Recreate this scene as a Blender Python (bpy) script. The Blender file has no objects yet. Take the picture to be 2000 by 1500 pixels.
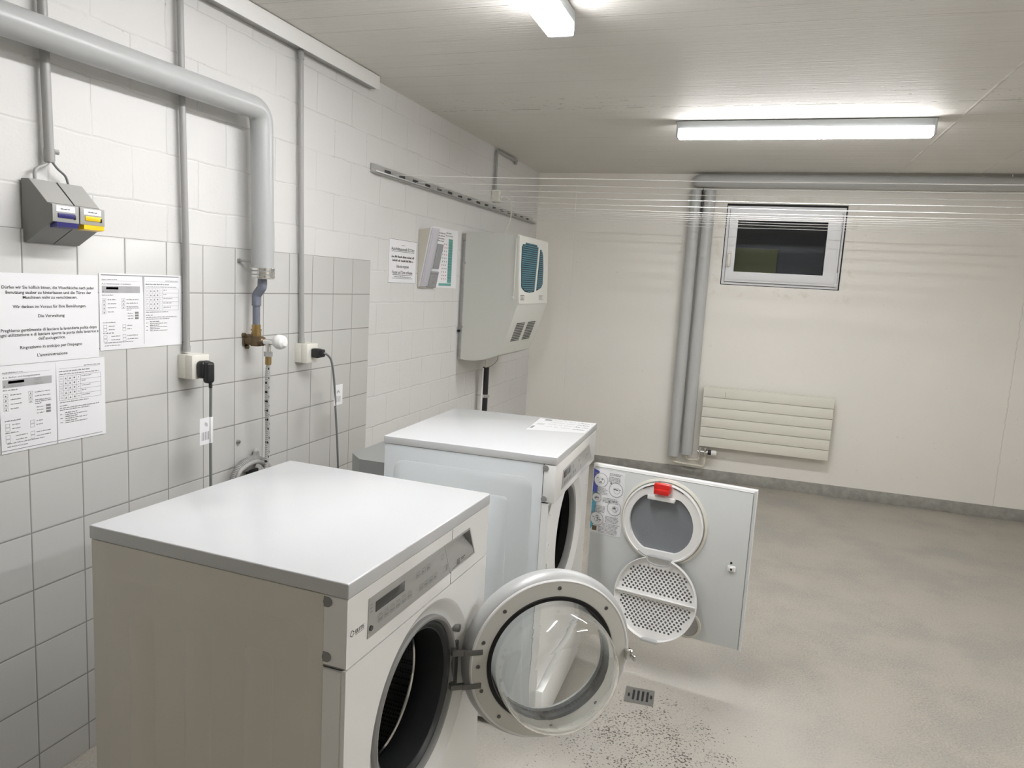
import bpy, bmesh, math, random
from mathutils import Vector, Matrix
from mathutils.geometry import delaunay_2d_cdt
random.seed(7)
PI = math.pi
SC = bpy.context.scene
COL = SC.collection

# ------------------------------------------------------------ camera, world, exposure
def rad(d): return d*PI/180
CAM = Vector((1.6701, 0.0, 1.3687))
_a, _b, _c = rad(-7.8855), rad(3.2552), rad(-18.1262)
_f = Vector((math.sin(_c)*math.cos(_a), math.cos(_c)*math.cos(_a), math.sin(_a)))
_r = Vector((math.cos(_c), -math.sin(_c), 0)); _u = _r.cross(_f)
_R = math.cos(_b)*_r+math.sin(_b)*_u; _U = -math.sin(_b)*_r+math.cos(_b)*_u
cd = bpy.data.cameras.new('camera'); cam = bpy.data.objects.new('camera', cd); COL.objects.link(cam)
cd.sensor_width = 36; cd.lens = 36*1426.34/2000; cd.clip_start = 0.02
_m = Matrix((_R, _U, -_f)).transposed().to_4x4(); _m.translation = CAM
cam.matrix_world = _m
SC.camera = cam
w = bpy.data.worlds.new('world'); SC.world = w; w.use_nodes = True
w.node_tree.nodes['Background'].inputs[0].default_value = (.035, .045, .075, 1)
w.node_tree.nodes['Background'].inputs[1].default_value = 1.0
SC.view_settings.view_transform = 'Standard'
SC.view_settings.look = 'None'
SC.view_settings.gamma = 1
SC.view_settings.use_curve_mapping = False
SC.view_settings.exposure = 0.0
LAMP = 51.0
SC.cycles.diffuse_bounces = 8
SC.cycles.max_bounces = 16
SC.cycles.transmission_bounces = 12

# room size
XR, YB, YF, H = 4.2, 5.489, -1.5, 2.2085

# ------------------------------------------------------------ materials
def newmat(name):
    m = bpy.data.materials.new(name); m.use_nodes = True
    return m, m.node_tree, m.node_tree.nodes['Principled BSDF']
def mat(name, col, rough=.5, metal=0, spec=.5, coat=0, bump=0, bscale=40, var=0, vscale=3, stretch=None):
    m, nt, b = newmat(name)
    b.inputs['Base Color'].default_value = (*col, 1)
    b.inputs['Roughness'].default_value = rough
    b.inputs['Metallic'].default_value = metal
    b.inputs['Specular IOR Level'].default_value = spec
    b.inputs['Coat Weight'].default_value = coat
    b.inputs['Coat Roughness'].default_value = .08
    if bump or var:
        tc = nt.nodes.new('ShaderNodeTexCoord')
        src = tc.outputs['Object']
        if stretch:
            mp = nt.nodes.new('ShaderNodeMapping'); mp.inputs['Scale'].default_value = stretch
            nt.links.new(src, mp.inputs[0]); src = mp.outputs[0]
    if bump:
        n = nt.nodes.new('ShaderNodeTexNoise'); n.inputs['Scale'].default_value = bscale
        n.inputs['Detail'].default_value = 4
        nt.links.new(src, n.inputs['Vector'])
        bp = nt.nodes.new('ShaderNodeBump'); bp.inputs['Strength'].default_value = bump
        bp.inputs['Distance'].default_value = .004
        nt.links.new(n.outputs['Fac'], bp.inputs['Height']); nt.links.new(bp.outputs[0], b.inputs['Normal'])
    if var:
        n = nt.nodes.new('ShaderNodeTexNoise'); n.inputs['Scale'].default_value = vscale; n.inputs['Detail'].default_value = 5
        nt.links.new(src, n.inputs['Vector'])
        mx = nt.nodes.new('ShaderNodeMix'); mx.data_type = 'RGBA'
        mx.inputs['A'].default_value = (*[c*(1-var) for c in col], 1)
        mx.inputs['B'].default_value = (*[min(1, c*(1+var)) for c in col], 1)
        nt.links.new(n.outputs['Fac'], mx.inputs['Factor']); nt.links.new(mx.outputs['Result'], b.inputs['Base Color'])
    return m
class NT:
    """tiny helper for node graphs"""
    def __init__(s, nt): s.nt = nt
    def val(s, v, sock):
        if hasattr(v, 'is_output') or isinstance(v, bpy.types.NodeSocket): s.nt.links.new(v, sock)
        else: sock.default_value = v
    def m(s, op, a, b=0.0, c=0.0, clamp=False):
        n = s.nt.nodes.new('ShaderNodeMath'); n.operation = op; n.use_clamp = clamp
        s.val(a, n.inputs[0]); s.val(b, n.inputs[1]); s.val(c, n.inputs[2]); return n.outputs[0]
    def pos(s):
        g = s.nt.nodes.new('ShaderNodeNewGeometry'); return g.outputs['Position']
    def xyz(s, v):
        n = s.nt.nodes.new('ShaderNodeSeparateXYZ'); s.nt.links.new(v, n.inputs[0]); return n.outputs
    def noise(s, v, scale, detail=4, rough=.5, out='Fac'):
        n = s.nt.nodes.new('ShaderNodeTexNoise'); n.inputs['Scale'].default_value = scale
        n.inputs['Detail'].default_value = detail; n.inputs['Roughness'].default_value = rough
        s.nt.links.new(v, n.inputs['Vector']); return n.outputs[out]
    def map(s, v, scale=(1, 1, 1), loc=(0, 0, 0)):
        n = s.nt.nodes.new('ShaderNodeMapping'); n.inputs['Scale'].default_value = scale; n.inputs['Location'].default_value = loc
        s.nt.links.new(v, n.inputs[0]); return n.outputs[0]
    def sm(s, v, a, b, lo=0.0, hi=1.0):
        n = s.nt.nodes.new('ShaderNodeMapRange'); n.interpolation_type = 'SMOOTHSTEP'
        s.val(v, n.inputs[0]); n.inputs[1].default_value = a; n.inputs[2].default_value = b
        n.inputs[3].default_value = lo; n.inputs[4].default_value = hi; return n.outputs[0]
    def mix(s, f, A, B):
        n = s.nt.nodes.new('ShaderNodeMix'); n.data_type = 'RGBA'
        s.val(f, n.inputs['Factor'])
        for v, k in ((A, 'A'), (B, 'B')):
            if isinstance(v, tuple): n.inputs[k].default_value = (*v, 1)
            else: s.nt.links.new(v, n.inputs[k])
        return n.outputs['Result']
    def bump(s, h, strength, dist, b):
        n = s.nt.nodes.new('ShaderNodeBump'); n.inputs['Strength'].default_value = strength; n.inputs['Distance'].default_value = dist
        s.nt.links.new(h, n.inputs['Height']); s.nt.links.new(n.outputs[0], b.inputs['Normal'])

def wall_left_material():
    m, nt, b = newmat('painted_block'); g = NT(nt)
    P = g.pos(); x, y, z = g.xyz(P)
    nb = g.noise(P, 9, 3)
    yj = g.m('ADD', y, g.m('MULTIPLY', g.m('SUBTRACT', nb, .5), .012))
    zj = g.m('ADD', z, g.m('MULTIPLY', g.m('SUBTRACT', nb, .5), .012))
    h, wd = .1465, .2535
    r = g.m('DIVIDE', g.m('SUBTRACT', zj, 1.828-20*h), h)
    row = g.m('FLOOR', r); fz = g.m('SUBTRACT', r, row)
    odd = g.m('MODULO', row, 2.0)
    yy = g.m('ADD', g.m('DIVIDE', g.m('SUBTRACT', yj, 2.643-20*wd), wd), g.m('MULTIPLY', odd, .5))
    fy = g.m('FRACT', yy)
    dz = g.m('MULTIPLY', g.m('MINIMUM', fz, g.m('SUBTRACT', 1.0, fz)), h)
    dy = g.m('MULTIPLY', g.m('MINIMUM', fy, g.m('SUBTRACT', 1.0, fy)), wd)
    d = g.m('MINIMUM', dz, dy)
    joint = g.sm(d, 0.0, .0052)
    fine = g.noise(P, 120, 4); mid = g.noise(P, 26, 4)
    hgt = g.m('ADD', g.m('MULTIPLY', joint, .65), g.m('ADD', g.m('MULTIPLY', fine, .22), g.m('MULTIPLY', mid, .3)))
    g.bump(hgt, .5, .0038, b)
    pit = g.m('MULTIPLY', g.sm(g.noise(P, 60, 2), .66, .74), g.sm(d, .006, .0, 0, 1))
    crack = g.m('MULTIPLY', g.sm(d, .0012, .0, 0, 1), g.sm(g.noise(P, 5, 3), .44, .56))
    dirt = g.m('MAXIMUM', g.m('MULTIPLY', pit, .6), g.m('MULTIPLY', crack, .55))
    col = g.mix(dirt, (.66, .658, .648), (.24, .23, .21))
    nt.links.new(col, b.inputs['Base Color']); b.inputs['Roughness'].default_value = .62
    b.inputs['Specular IOR Level'].default_value = .35
    return m
def tile_material():
    m, nt, b = newmat('wall_tile'); g = NT(nt)
    P = g.pos(); x, y, z = g.xyz(P)
    s = .15
    fy = g.m('FRACT', g.m('DIVIDE', g.m('SUBTRACT', y, 2.9443-60*s), s)); fz = g.m('FRACT', g.m('DIVIDE', g.m('SUBTRACT', z, 1.4312-60*s), s))
    dy = g.m('MULTIPLY', g.m('MINIMUM', fy, g.m('SUBTRACT', 1.0, fy)), s)
    dz = g.m('MULTIPLY', g.m('MINIMUM', fz, g.m('SUBTRACT', 1.0, fz)), s)
    d = g.m('MINIMUM', dy, dz)
    k = g.sm(d, .0012, .0022)
    wav = g.noise(P, 11, 2)
    g.bump(g.m('ADD', g.m('MULTIPLY', g.sm(d, .0008, .0045), .5), g.m('MULTIPLY', wav, .25)), .5, .002, b)
    col = g.mix(k, (.25, .245, .23), (.545, .545, .53))
    nt.links.new(col, b.inputs['Base Color'])
    nt.links.new(g.sm(d, .0012, .0022, .8, .28), b.inputs['Roughness'])
    return m
def concrete_wall_material():
    m, nt, b = newmat('painted_concrete'); g = NT(nt)
    P = g.pos(); x, y, z = g.xyz(P)
    big = g.noise(P, 1.6, 5); fine = g.noise(P, 90, 4); mid = g.noise(P, 14, 5)
    seam = g.sm(g.m('ABSOLUTE', g.m('SUBTRACT', x, .30)), .0, .006)
    cx = g.m('ADD', 3.275, g.m('MULTIPLY', g.m('SUBTRACT', g.noise(g.map(P, (0, 0, 1)), 22, 4), .5), .03))
    cr = g.sm(g.m('ABSOLUTE', g.m('SUBTRACT', x, cx)), .0, .007)
    pits = g.sm(g.noise(P, 46, 2), .745, .78)
    hgt = g.m('ADD', g.m('MULTIPLY', g.m('MINIMUM', seam, cr), .5), g.m('ADD', g.m('MULTIPLY', fine, .2), g.m('MULTIPLY', mid, .5)))
    g.bump(g.m('SUBTRACT', hgt, g.m('MULTIPLY', pits, .6)), .55, .004, b)
    c = g.mix(big, (.77, .75, .70), (.85, .83, .785))
    c = g.mix(g.m('MULTIPLY', g.sm(cr, 0.35, 0), .35), c, (.33, .30, .24))
    c = g.mix(g.m('MULTIPLY', pits, .3), c, (.30, .28, .22))
    # brownish damp marks round the window opening
    wx = g.m('MAXIMUM', g.m('SUBTRACT', 1.36, x), g.m('SUBTRACT', x, 2.24))
    wz = g.m('MAXIMUM', g.m('SUBTRACT', 1.39, z), g.m('SUBTRACT', z, 2.03))
    e = g.m('ABSOLUTE', g.m('MAXIMUM', wx, wz))
    st = g.m('MULTIPLY', g.sm(e, .05, 0), g.sm(g.noise(P, 18, 4), .48, .66))
    c = g.mix(g.m('MULTIPLY', st, .22), c, (.50, .43, .30))
    nt.links.new(c, b.inputs['Base Color']); b.inputs['Roughness'].default_value = .55; b.inputs['Specular IOR Level'].default_value = .35
    return m
def ceiling_material():
    m, nt, b = newmat('painted_board_marked_concrete'); g = NT(nt)
    P = g.pos(); x, y, z = g.xyz(P)
    streak = g.noise(g.map(P, (.5, 26, 1)), 3.2, 6, .65)
    fine = g.noise(P, 70, 4)
    wob = g.m('MULTIPLY', g.noise(P, 2.2, 3), .02)
    fb = g.m('FRACT', g.m('DIVIDE', g.m('ADD', y, wob), .14))
    db = g.m('MINIMUM', fb, g.m('SUBTRACT', 1.0, fb))
    ridge = g.m('MULTIPLY', g.sm(db, .035, 0), g.sm(g.noise(g.map(P, (.4, 2, 1)), 3, 3), .40, .5))
    s1 = g.sm(g.m('ABSOLUTE', g.m('SUBTRACT', x, 2.445)), .009, 0)
    s2 = g.m('MULTIPLY', g.sm(g.m('ABSOLUTE', g.m('SUBTRACT', x, 2.90)), .008, 0), g.sm(y, 4.3, 4.6))
    gap = g.m('MULTIPLY', g.sm(g.m('ABSOLUTE', g.m('SUBTRACT', y, 3.53)), .006, 0), g.sm(g.noise(P, 22, 3), .44, .52))
    pits = g.m('MULTIPLY', g.sm(g.noise(g.map(P, (.4, 1, 1)), 70, 2), .68, .74), g.sm(g.m('ABSOLUTE', g.m('SUBTRACT', y, 3.45)), .28, .05))
    h = g.m('ADD', g.m('MULTIPLY', streak, .7), g.m('ADD', g.m('MULTIPLY', fine, .12), g.m('MULTIPLY', ridge, .35)))
    h = g.m('ADD', h, g.m('MULTIPLY', g.m('MAXIMUM', s1, s2), .5))
    h = g.m('SUBTRACT', h, g.m('MULTIPLY', g.m('MAXIMUM', pits, gap), .8))
    g.bump(h, 1.0, .006, b)
    c = g.mix(g.m('ADD', g.m('MULTIPLY', g.noise(P, 1.3, 4), .5), g.m('MULTIPLY', streak, .5)), (.60, .583, .545), (.80, .782, .74))
    c = g.mix(g.m('MULTIPLY', g.m('MAXIMUM', s1, s2), g.sm(g.noise(P, 12, 3), .4, .6)), c, (.86, .85, .80))
    c = g.mix(g.m('MULTIPLY', ridge, .14), c, (.33, .315, .28))
    c = g.mix(g.m('MULTIPLY', g.m('MAXIMUM', pits, gap), .6), c, (.15, .135, .11))
    nt.links.new(c, b.inputs['Base Color']); b.inputs['Roughness'].default_value = .6; b.inputs['Specular IOR Level'].default_value = .3
    return m
def floor_material():
    m, nt, b = newmat('coated_concrete_floor'); g = NT(nt)
    P = g.pos(); x, y, z = g.xyz(P)
    fine = g.noise(P, 170, 4, .7); big = g.noise(P, 1.1, 5); mid = g.noise(P, 7, 5)
    gr2 = g.noise(P, 120, 5, .7)
    c = g.mix(g.sm(g.m('ADD', g.m('MULTIPLY', fine, .5), g.m('MULTIPLY', gr2, .5)), .36, .64), (.235, .217, .187), (.415, .392, .35))
    c = g.mix(g.m('MULTIPLY', g.sm(mid, .42, .7), .35), c, (.33, .315, .285))
    c = g.mix(g.m('MULTIPLY', big, .25), c, (.40, .37, .32))
    pt = g.noise(P, 2.6, 5, .6)
    c = g.mix(g.m('MULTIPLY', g.sm(pt, .40, .62), .45), c, (.43, .395, .335))
    c = g.mix(g.m('MULTIPLY', g.sm(pt, .50, .34), .40), c, (.30, .295, .275))
    dx = g.m('SUBTRACT', x, 1.47); dy = g.m('SUBTRACT', y, 2.10)
    dist = g.m('SQRT', g.m('ADD', g.m('MULTIPLY', g.m('MULTIPLY', dx, dx), 1.1), g.m('MULTIPLY', dy, dy)))
    near = g.sm(dist, .55, .03)
    # pale chalky patch with dark chips where the coating has worn
    c = g.mix(g.m('MULTIPLY', g.sm(dist, 1.0, .25), .40), c, (.52, .50, .46))
    sp = g.noise(P, 125, 3, .6)
    th = g.m('SUBTRACT', .735, g.m('MULTIPLY', near, .17))
    chips = g.m('GREATER_THAN', g.m('ADD', sp, g.m('MULTIPLY', g.m('SUBTRACT', g.noise(P, 13, 2), .5), .30)), th)
    c = g.mix(g.m('MULTIPLY', chips, .9), c, (.065, .06, .05))
    vor = nt.nodes.new('ShaderNodeTexVoronoi'); vor.feature = 'DISTANCE_TO_EDGE'; vor.inputs['Scale'].default_value = 9
    wv = nt.nodes.new('ShaderNodeVectorMath'); wv.operation = 'ADD'
    nt.links.new(P, wv.inputs[0]); sc = nt.nodes.new('ShaderNodeVectorMath'); sc.operation = 'SCALE'; sc.inputs[3].default_value = .06
    nt.links.new(g.noise(P, 20, 3, out='Color'), sc.inputs[0]); nt.links.new(sc.outputs[0], wv.inputs[1]); nt.links.new(wv.outputs[0], vor.inputs['Vector'])
    crk = g.m('MULTIPLY', g.sm(vor.outputs['Distance'], .012, .0), g.m('MULTIPLY', g.sm(dist, .5, .1), g.sm(g.noise(P, 6, 2), .5, .6)))
    c = g.mix(g.m('MULTIPLY', crk, .8), c, (.12, .105, .08))
    nt.links.new(c, b.inputs['Base Color']); b.inputs['Roughness'].default_value = .55
    b.inputs['Specular IOR Level'].default_value = .35
    g.bump(g.m('ADD', g.m('MULTIPLY', fine, .6), g.m('MULTIPLY', mid, .5)), .7, .003, b)
    return m
def emis(name, col, s):
    m, nt, b = newmat(name); b.inputs['Base Color'].default_value = (.9, .9, .9, 1)
    b.inputs['Emission Color'].default_value = (*col, 1); b.inputs['Emission Strength'].default_value = s; return m
def thin_glass(name):
    m = bpy.data.materials.new(name); m.use_nodes = True; nt = m.node_tree
    for n in list(nt.nodes): nt.nodes.remove(n)
    o = nt.nodes.new('ShaderNodeOutputMaterial'); t = nt.nodes.new('ShaderNodeBsdfTransparent'); g = nt.nodes.new('ShaderNodeBsdfGlossy')
    g.inputs['Roughness'].default_value = .01; t.inputs[0].default_value = (.93, .96, .96, 1)
    f = nt.nodes.new('ShaderNodeFresnel'); f.inputs[0].default_value = 1.6; x = nt.nodes.new('ShaderNodeMixShader')
    nt.links.new(f.outputs[0], x.inputs[0]); nt.links.new(t.outputs[0], x.inputs[1]); nt.links.new(g.outputs[0], x.inputs[2]); nt.links.new(x.outputs[0], o.inputs[0])
    return m
def glass(name):
    m, nt, b = newmat(name); b.inputs['Base Color'].default_value = (.97, .985, .98, 1)
    b.inputs['Transmission Weight'].default_value = 1; b.inputs['Roughness'].default_value = .0; b.inputs['IOR'].default_value = 1.46
    return m
def drum_material():
    m, nt, b = newmat('perforated_steel_drum'); g = NT(nt)
    tc = nt.nodes.new('ShaderNodeTexCoord')
    v = nt.nodes.new('ShaderNodeTexVoronoi'); v.inputs['Scale'].default_value = 150; v.inputs['Randomness'].default_value = .15
    nt.links.new(tc.outputs['Object'], v.inputs['Vector'])
    k = g.sm(v.outputs['Distance'], .28, .36)
    nt.links.new(g.mix(k, (.01, .01, .01), (.32, .32, .32)), b.inputs['Base Color'])
    nt.links.new(g.sm(v.outputs['Distance'], .28, .36, 0, 1), b.inputs['Metallic'])
    b.inputs['Roughness'].default_value = .3
    return m
def hose_material():
    m, nt, b = newmat('braided_steel_hose'); g = NT(nt)
    tc = nt.nodes.new('ShaderNodeTexCoord')
    x, y, z = g.xyz(tc.outputs['Object'])
    s = g.m('MULTIPLY', g.m('SINE', g.m('MULTIPLY', z, 190)), g.m('SINE', g.m('ADD', g.m('MULTIPLY', y, 420), g.m('MULTIPLY', z, 55))))
    s2 = g.m('SINE', g.m('ADD', g.m('MULTIPLY', z, 900), g.m('MULTIPLY', y, -700)))
    k = g.sm(s, .66, .74)
    c = g.mix(g.sm(s2, -1, 1), (.36, .36, .36), (.62, .62, .62))
    nt.links.new(g.mix(k, c, (.02, .02, .02)), b.inputs['Base Color'])
    b.inputs['Metallic'].default_value = .35; b.inputs['Roughness'].default_value = .4
    return m

M = {}
M['block'] = wall_left_material(); M['tile'] = tile_material(); M['conc'] = concrete_wall_material()
M['ceil'] = ceiling_material(); M['floor'] = floor_material()
M['base'] = mat('grey_floor_paint_upstand', (.315, .31, .285), .6, bump=.5, bscale=60, var=.38, vscale=24)
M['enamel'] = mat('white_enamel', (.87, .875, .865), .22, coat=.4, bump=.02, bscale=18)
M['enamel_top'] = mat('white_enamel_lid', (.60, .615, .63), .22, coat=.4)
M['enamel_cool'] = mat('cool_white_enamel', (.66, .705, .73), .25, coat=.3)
M['side'] = mat('bounce_tinted_enamel_side', (.72, .69, .63), .3, coat=.2)  # white enamel, warm floor bounce light tinted into the colour
M['plastic_white'] = mat('white_plastic', (.80, .80, .79), .35)
M['plastic_door'] = mat('pale_grey_plastic', (.70, .695, .65), .42)
M['silver'] = mat('silver_plastic', (.44, .45, .45), .38, metal=.1)
M['skin'] = mat('grey_painted_sheet', (.60, .62, .62), .4)
M['fascia'] = mat('grey_fascia', (.43, .43, .42), .38, metal=.2)
M['fascia_dark'] = mat('dark_display', (.05, .05, .05), .2)
M['rubber'] = mat('grey_rubber', (.27, .27, .265), .45)
M['rubber_dark'] = mat('dark_rubber', (.035, .038, .04), .45)
M['dryer_inside'] = mat('black_dryer_inside', (.005, .005, .005), .6)
M['seal_black'] = mat('black_seal', (.006, .006, .007), .5)
M['black'] = mat('black_plastic', (.012, .012, .014), .35)
M['ink'] = mat('black_ink', (.03, .03, .03), .8)
M['ink_grey'] = mat('grey_ink', (.24, .24, .24), .8)
M['ink_light'] = mat('light_grey_ink', (.50, .50, .50), .8)
M['film'] = mat('thin_film_sheet', (.68, .69, .70), .3)
M['fold_grey'] = mat('photocopy_grey', (.42, .42, .43), .8)
M['paper'] = mat('white_paper', (.80, .805, .83), .7, bump=.05, bscale=6)
M['chrome'] = mat('chrome', (.75, .75, .74), .12, metal=1)
M['steel'] = mat('dull_steel', (.42, .42, .41), .35, metal=.9)
M['galv'] = mat('galvanised_steel', (.50, .50, .49), .42, metal=.6, var=.2, vscale=50)
M['brass'] = mat('brass', (.40, .28, .12), .3, metal=.9)
M['bronze'] = mat('aged_brass', (.15, .11, .065), .42, metal=.6)
M['pvc'] = mat('grey_pipe_jacket', (.40, .41, .41), .33, bump=.03, bscale=8)
M['pvc_back'] = mat('grey_insulation_jacket', (.48, .49, .485), .36, bump=.03, bscale=8)
M['conduit'] = mat('grey_conduit', (.34, .34, .33), .4)
M['pipeblue'] = mat('blue_grey_plastic_pipe', (.16, .175, .22), .4)
M['cream'] = mat('cream_plastic', (.74, .725, .66), .4)
M['cream_pipe'] = mat('cream_painted_pipe', (.60, .57, .48), .45)
M['radiator'] = mat('cream_radiator_enamel', (.73, .72, .64), .35)
M['meter'] = mat('grey_metal_housing', (.235, .235, .225), .45)
M['meter_light'] = mat('light_grey_metal_cover', (.36, .36, .34), .4)
M['blue'] = mat('navy_blue_plastic', (.02, .018, .14), .35)
M['yellow'] = mat('yellow_plastic', (.85, .55, .01), .35)
M['red'] = mat('red_plastic', (.62, .02, .015), .3)
M['teal'] = mat('teal_grille', (.025, .15, .20), .35)
M['teal_print'] = mat('teal_print', (.16, .42, .38), .7)
M['teal_dark'] = mat('dark_grille_gap', (.006, .03, .045), .5)
M['eco'] = mat('light_grey_sheet_metal', (.60, .61, .57), .4)
M['eco_front'] = mat('off_white_cover', (.66, .66, .62), .4)
M['cable_grey'] = mat('grey_cable', (.17, .18, .18), .45)
M['cord'] = mat('white_line_cord', (.72, .72, .70), .4)
M['mesh'] = mat('grey_filter_mesh', (.20, .215, .235), .7, bump=.3, bscale=400)
M['ringcream'] = mat('off_white_seal', (.66, .65, .585), .45)
M['duct'] = mat('grey_sheet_duct', (.32, .335, .33), .35, metal=.35)
M['dark_metal'] = mat('dark_grey_hinge', (.17, .17, .165), .35, metal=.6)
M['booklet'] = mat('grey_booklet_cover', (.30, .30, .32), .5)
M['booklet_sleeve'] = mat('clear_lilac_sleeve', (.55, .54, .60), .25)
M['cardboard'] = mat('beige_card', (.55, .525, .455), .7)
M['lilac'] = mat('blue_print', (.08, .10, .45), .6)
M['cyan'] = mat('cyan_print', (.13, .42, .58), .6)
M['upvc'] = mat('white_window_plastic', (.74, .75, .77), .3)
M['gap'] = mat('dark_gap', (.02, .02, .02), .8)
M['olive'] = mat('olive_board', (.17, .17, .05), .6)
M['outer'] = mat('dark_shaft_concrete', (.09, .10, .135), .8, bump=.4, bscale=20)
M['lamp'] = emis('lit_diffuser', (.995, .985, .99), LAMP*1.55)
M['lamp_side'] = emis('lit_diffuser_side', (.995, .985, .99), LAMP*.30)
M['lampbody'] = mat('grey_lamp_housing', (.42, .44, .45), .35)
M['winglass'] = thin_glass('window_glass'); M['glass'] = glass('door_glass')
M['drum'] = drum_material(); M['hose'] = hose_material()

# ------------------------------------------------------------ mesh helpers
def frame(o, u, v):
    u = Vector(u).normalized(); v = Vector(v).normalized(); n = u.cross(v)
    m = Matrix((u, v, n)).transposed().to_4x4(); m.translation = Vector(o); return m
def WL(y, z, x=0.0): return frame((x, y, z), (0, 1, 0), (0, 0, 1))      # faces +x, right is +y
def fillet(pts, r, n=6):
    pts = [Vector(p) for p in pts]; out = [pts[0]]
    for i in range(1, len(pts)-1):
        a, b, c = pts[i-1], pts[i], pts[i+1]
        u = (a-b).normalized(); v = (c-b).normalized(); ang = u.angle(v)
        if ang > PI-.02: out.append(b); continue
        t = min(r/math.tan(ang/2), (a-b).length*.49, (c-b).length*.49)
        p, q = b+u*t, b+v*t
        for k in range(n+1):
            s = k/n; out.append(p*(1-s)**2+b*2*s*(1-s)+q*s*s)
    out.append(pts[-1]); return out
def smooth(pts, n=8):
    pts = [Vector(p) for p in pts]; P = [2*pts[0]-pts[1]]+pts+[2*pts[-1]-pts[-2]]; out = []
    for i in range(1, len(P)-2):
        a, b, c, d = P[i-1:i+3]
        for k in range(n):
            t = k/n
            out.append(.5*((2*b)+(c-a)*t+(2*a-5*b+4*c-d)*t*t+(3*b-a-3*c+d)*t**3))
    out.append(pts[-1]); return out
def rrect(x0, y0, x1, y1, r, n=5):
    o = []
    for cx, cy, a in ((x1-r, y0+r, -90), (x1-r, y1-r, 0), (x0+r, y1-r, 90), (x0+r, y0+r, 180)):
        for k in range(n+1):
            t = rad(a+90*k/n); o.append((cx+r*math.cos(t), cy+r*math.sin(t)))
    return o
def circ(cx, cy, r, n=32, a0=0, a1=360):
    full = abs(a1-a0) >= 360
    return [(cx+r*math.cos(rad(a0+(a1-a0)*k/(n if full else n-1))), cy+r*math.sin(rad(a0+(a1-a0)*k/(n if full else n-1)))) for k in range(n)]
def inpoly(p, poly):
    x, y = p; c = False; j = len(poly)-1
    for i in range(len(poly)):
        xi, yi = poly[i]; xj, yj = poly[j]
        if (yi > y) != (yj > y) and x < (xj-xi)*(y-yi)/(yj-yi)+xi: c = not c
        j = i
    return c
TEXT = {}
def text_geo(s, bold=False):
    k = (s, bold)
    if k not in TEXT:
        c = bpy.data.curves.new('t', 'FONT'); c.body = s; c.size = 1; c.align_x = 'LEFT'; c.resolution_u = 2
        if bold: c.offset = .014
        o = bpy.data.objects.new('t', c); COL.objects.link(o); bpy.context.view_layer.update()
        me = bpy.data.meshes.new_from_object(o.evaluated_get(bpy.context.evaluated_depsgraph_get()))
        vs = [tuple(v.co) for v in me.vertices]; fs = [tuple(f.vertices) for f in me.polygons]
        bpy.data.objects.remove(o); bpy.data.curves.remove(c); bpy.data.meshes.remove(me)
        xs = [v[0] for v in vs] or [0]
        TEXT[k] = (vs, fs, min(xs), max(xs))
    return TEXT[k]
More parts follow.
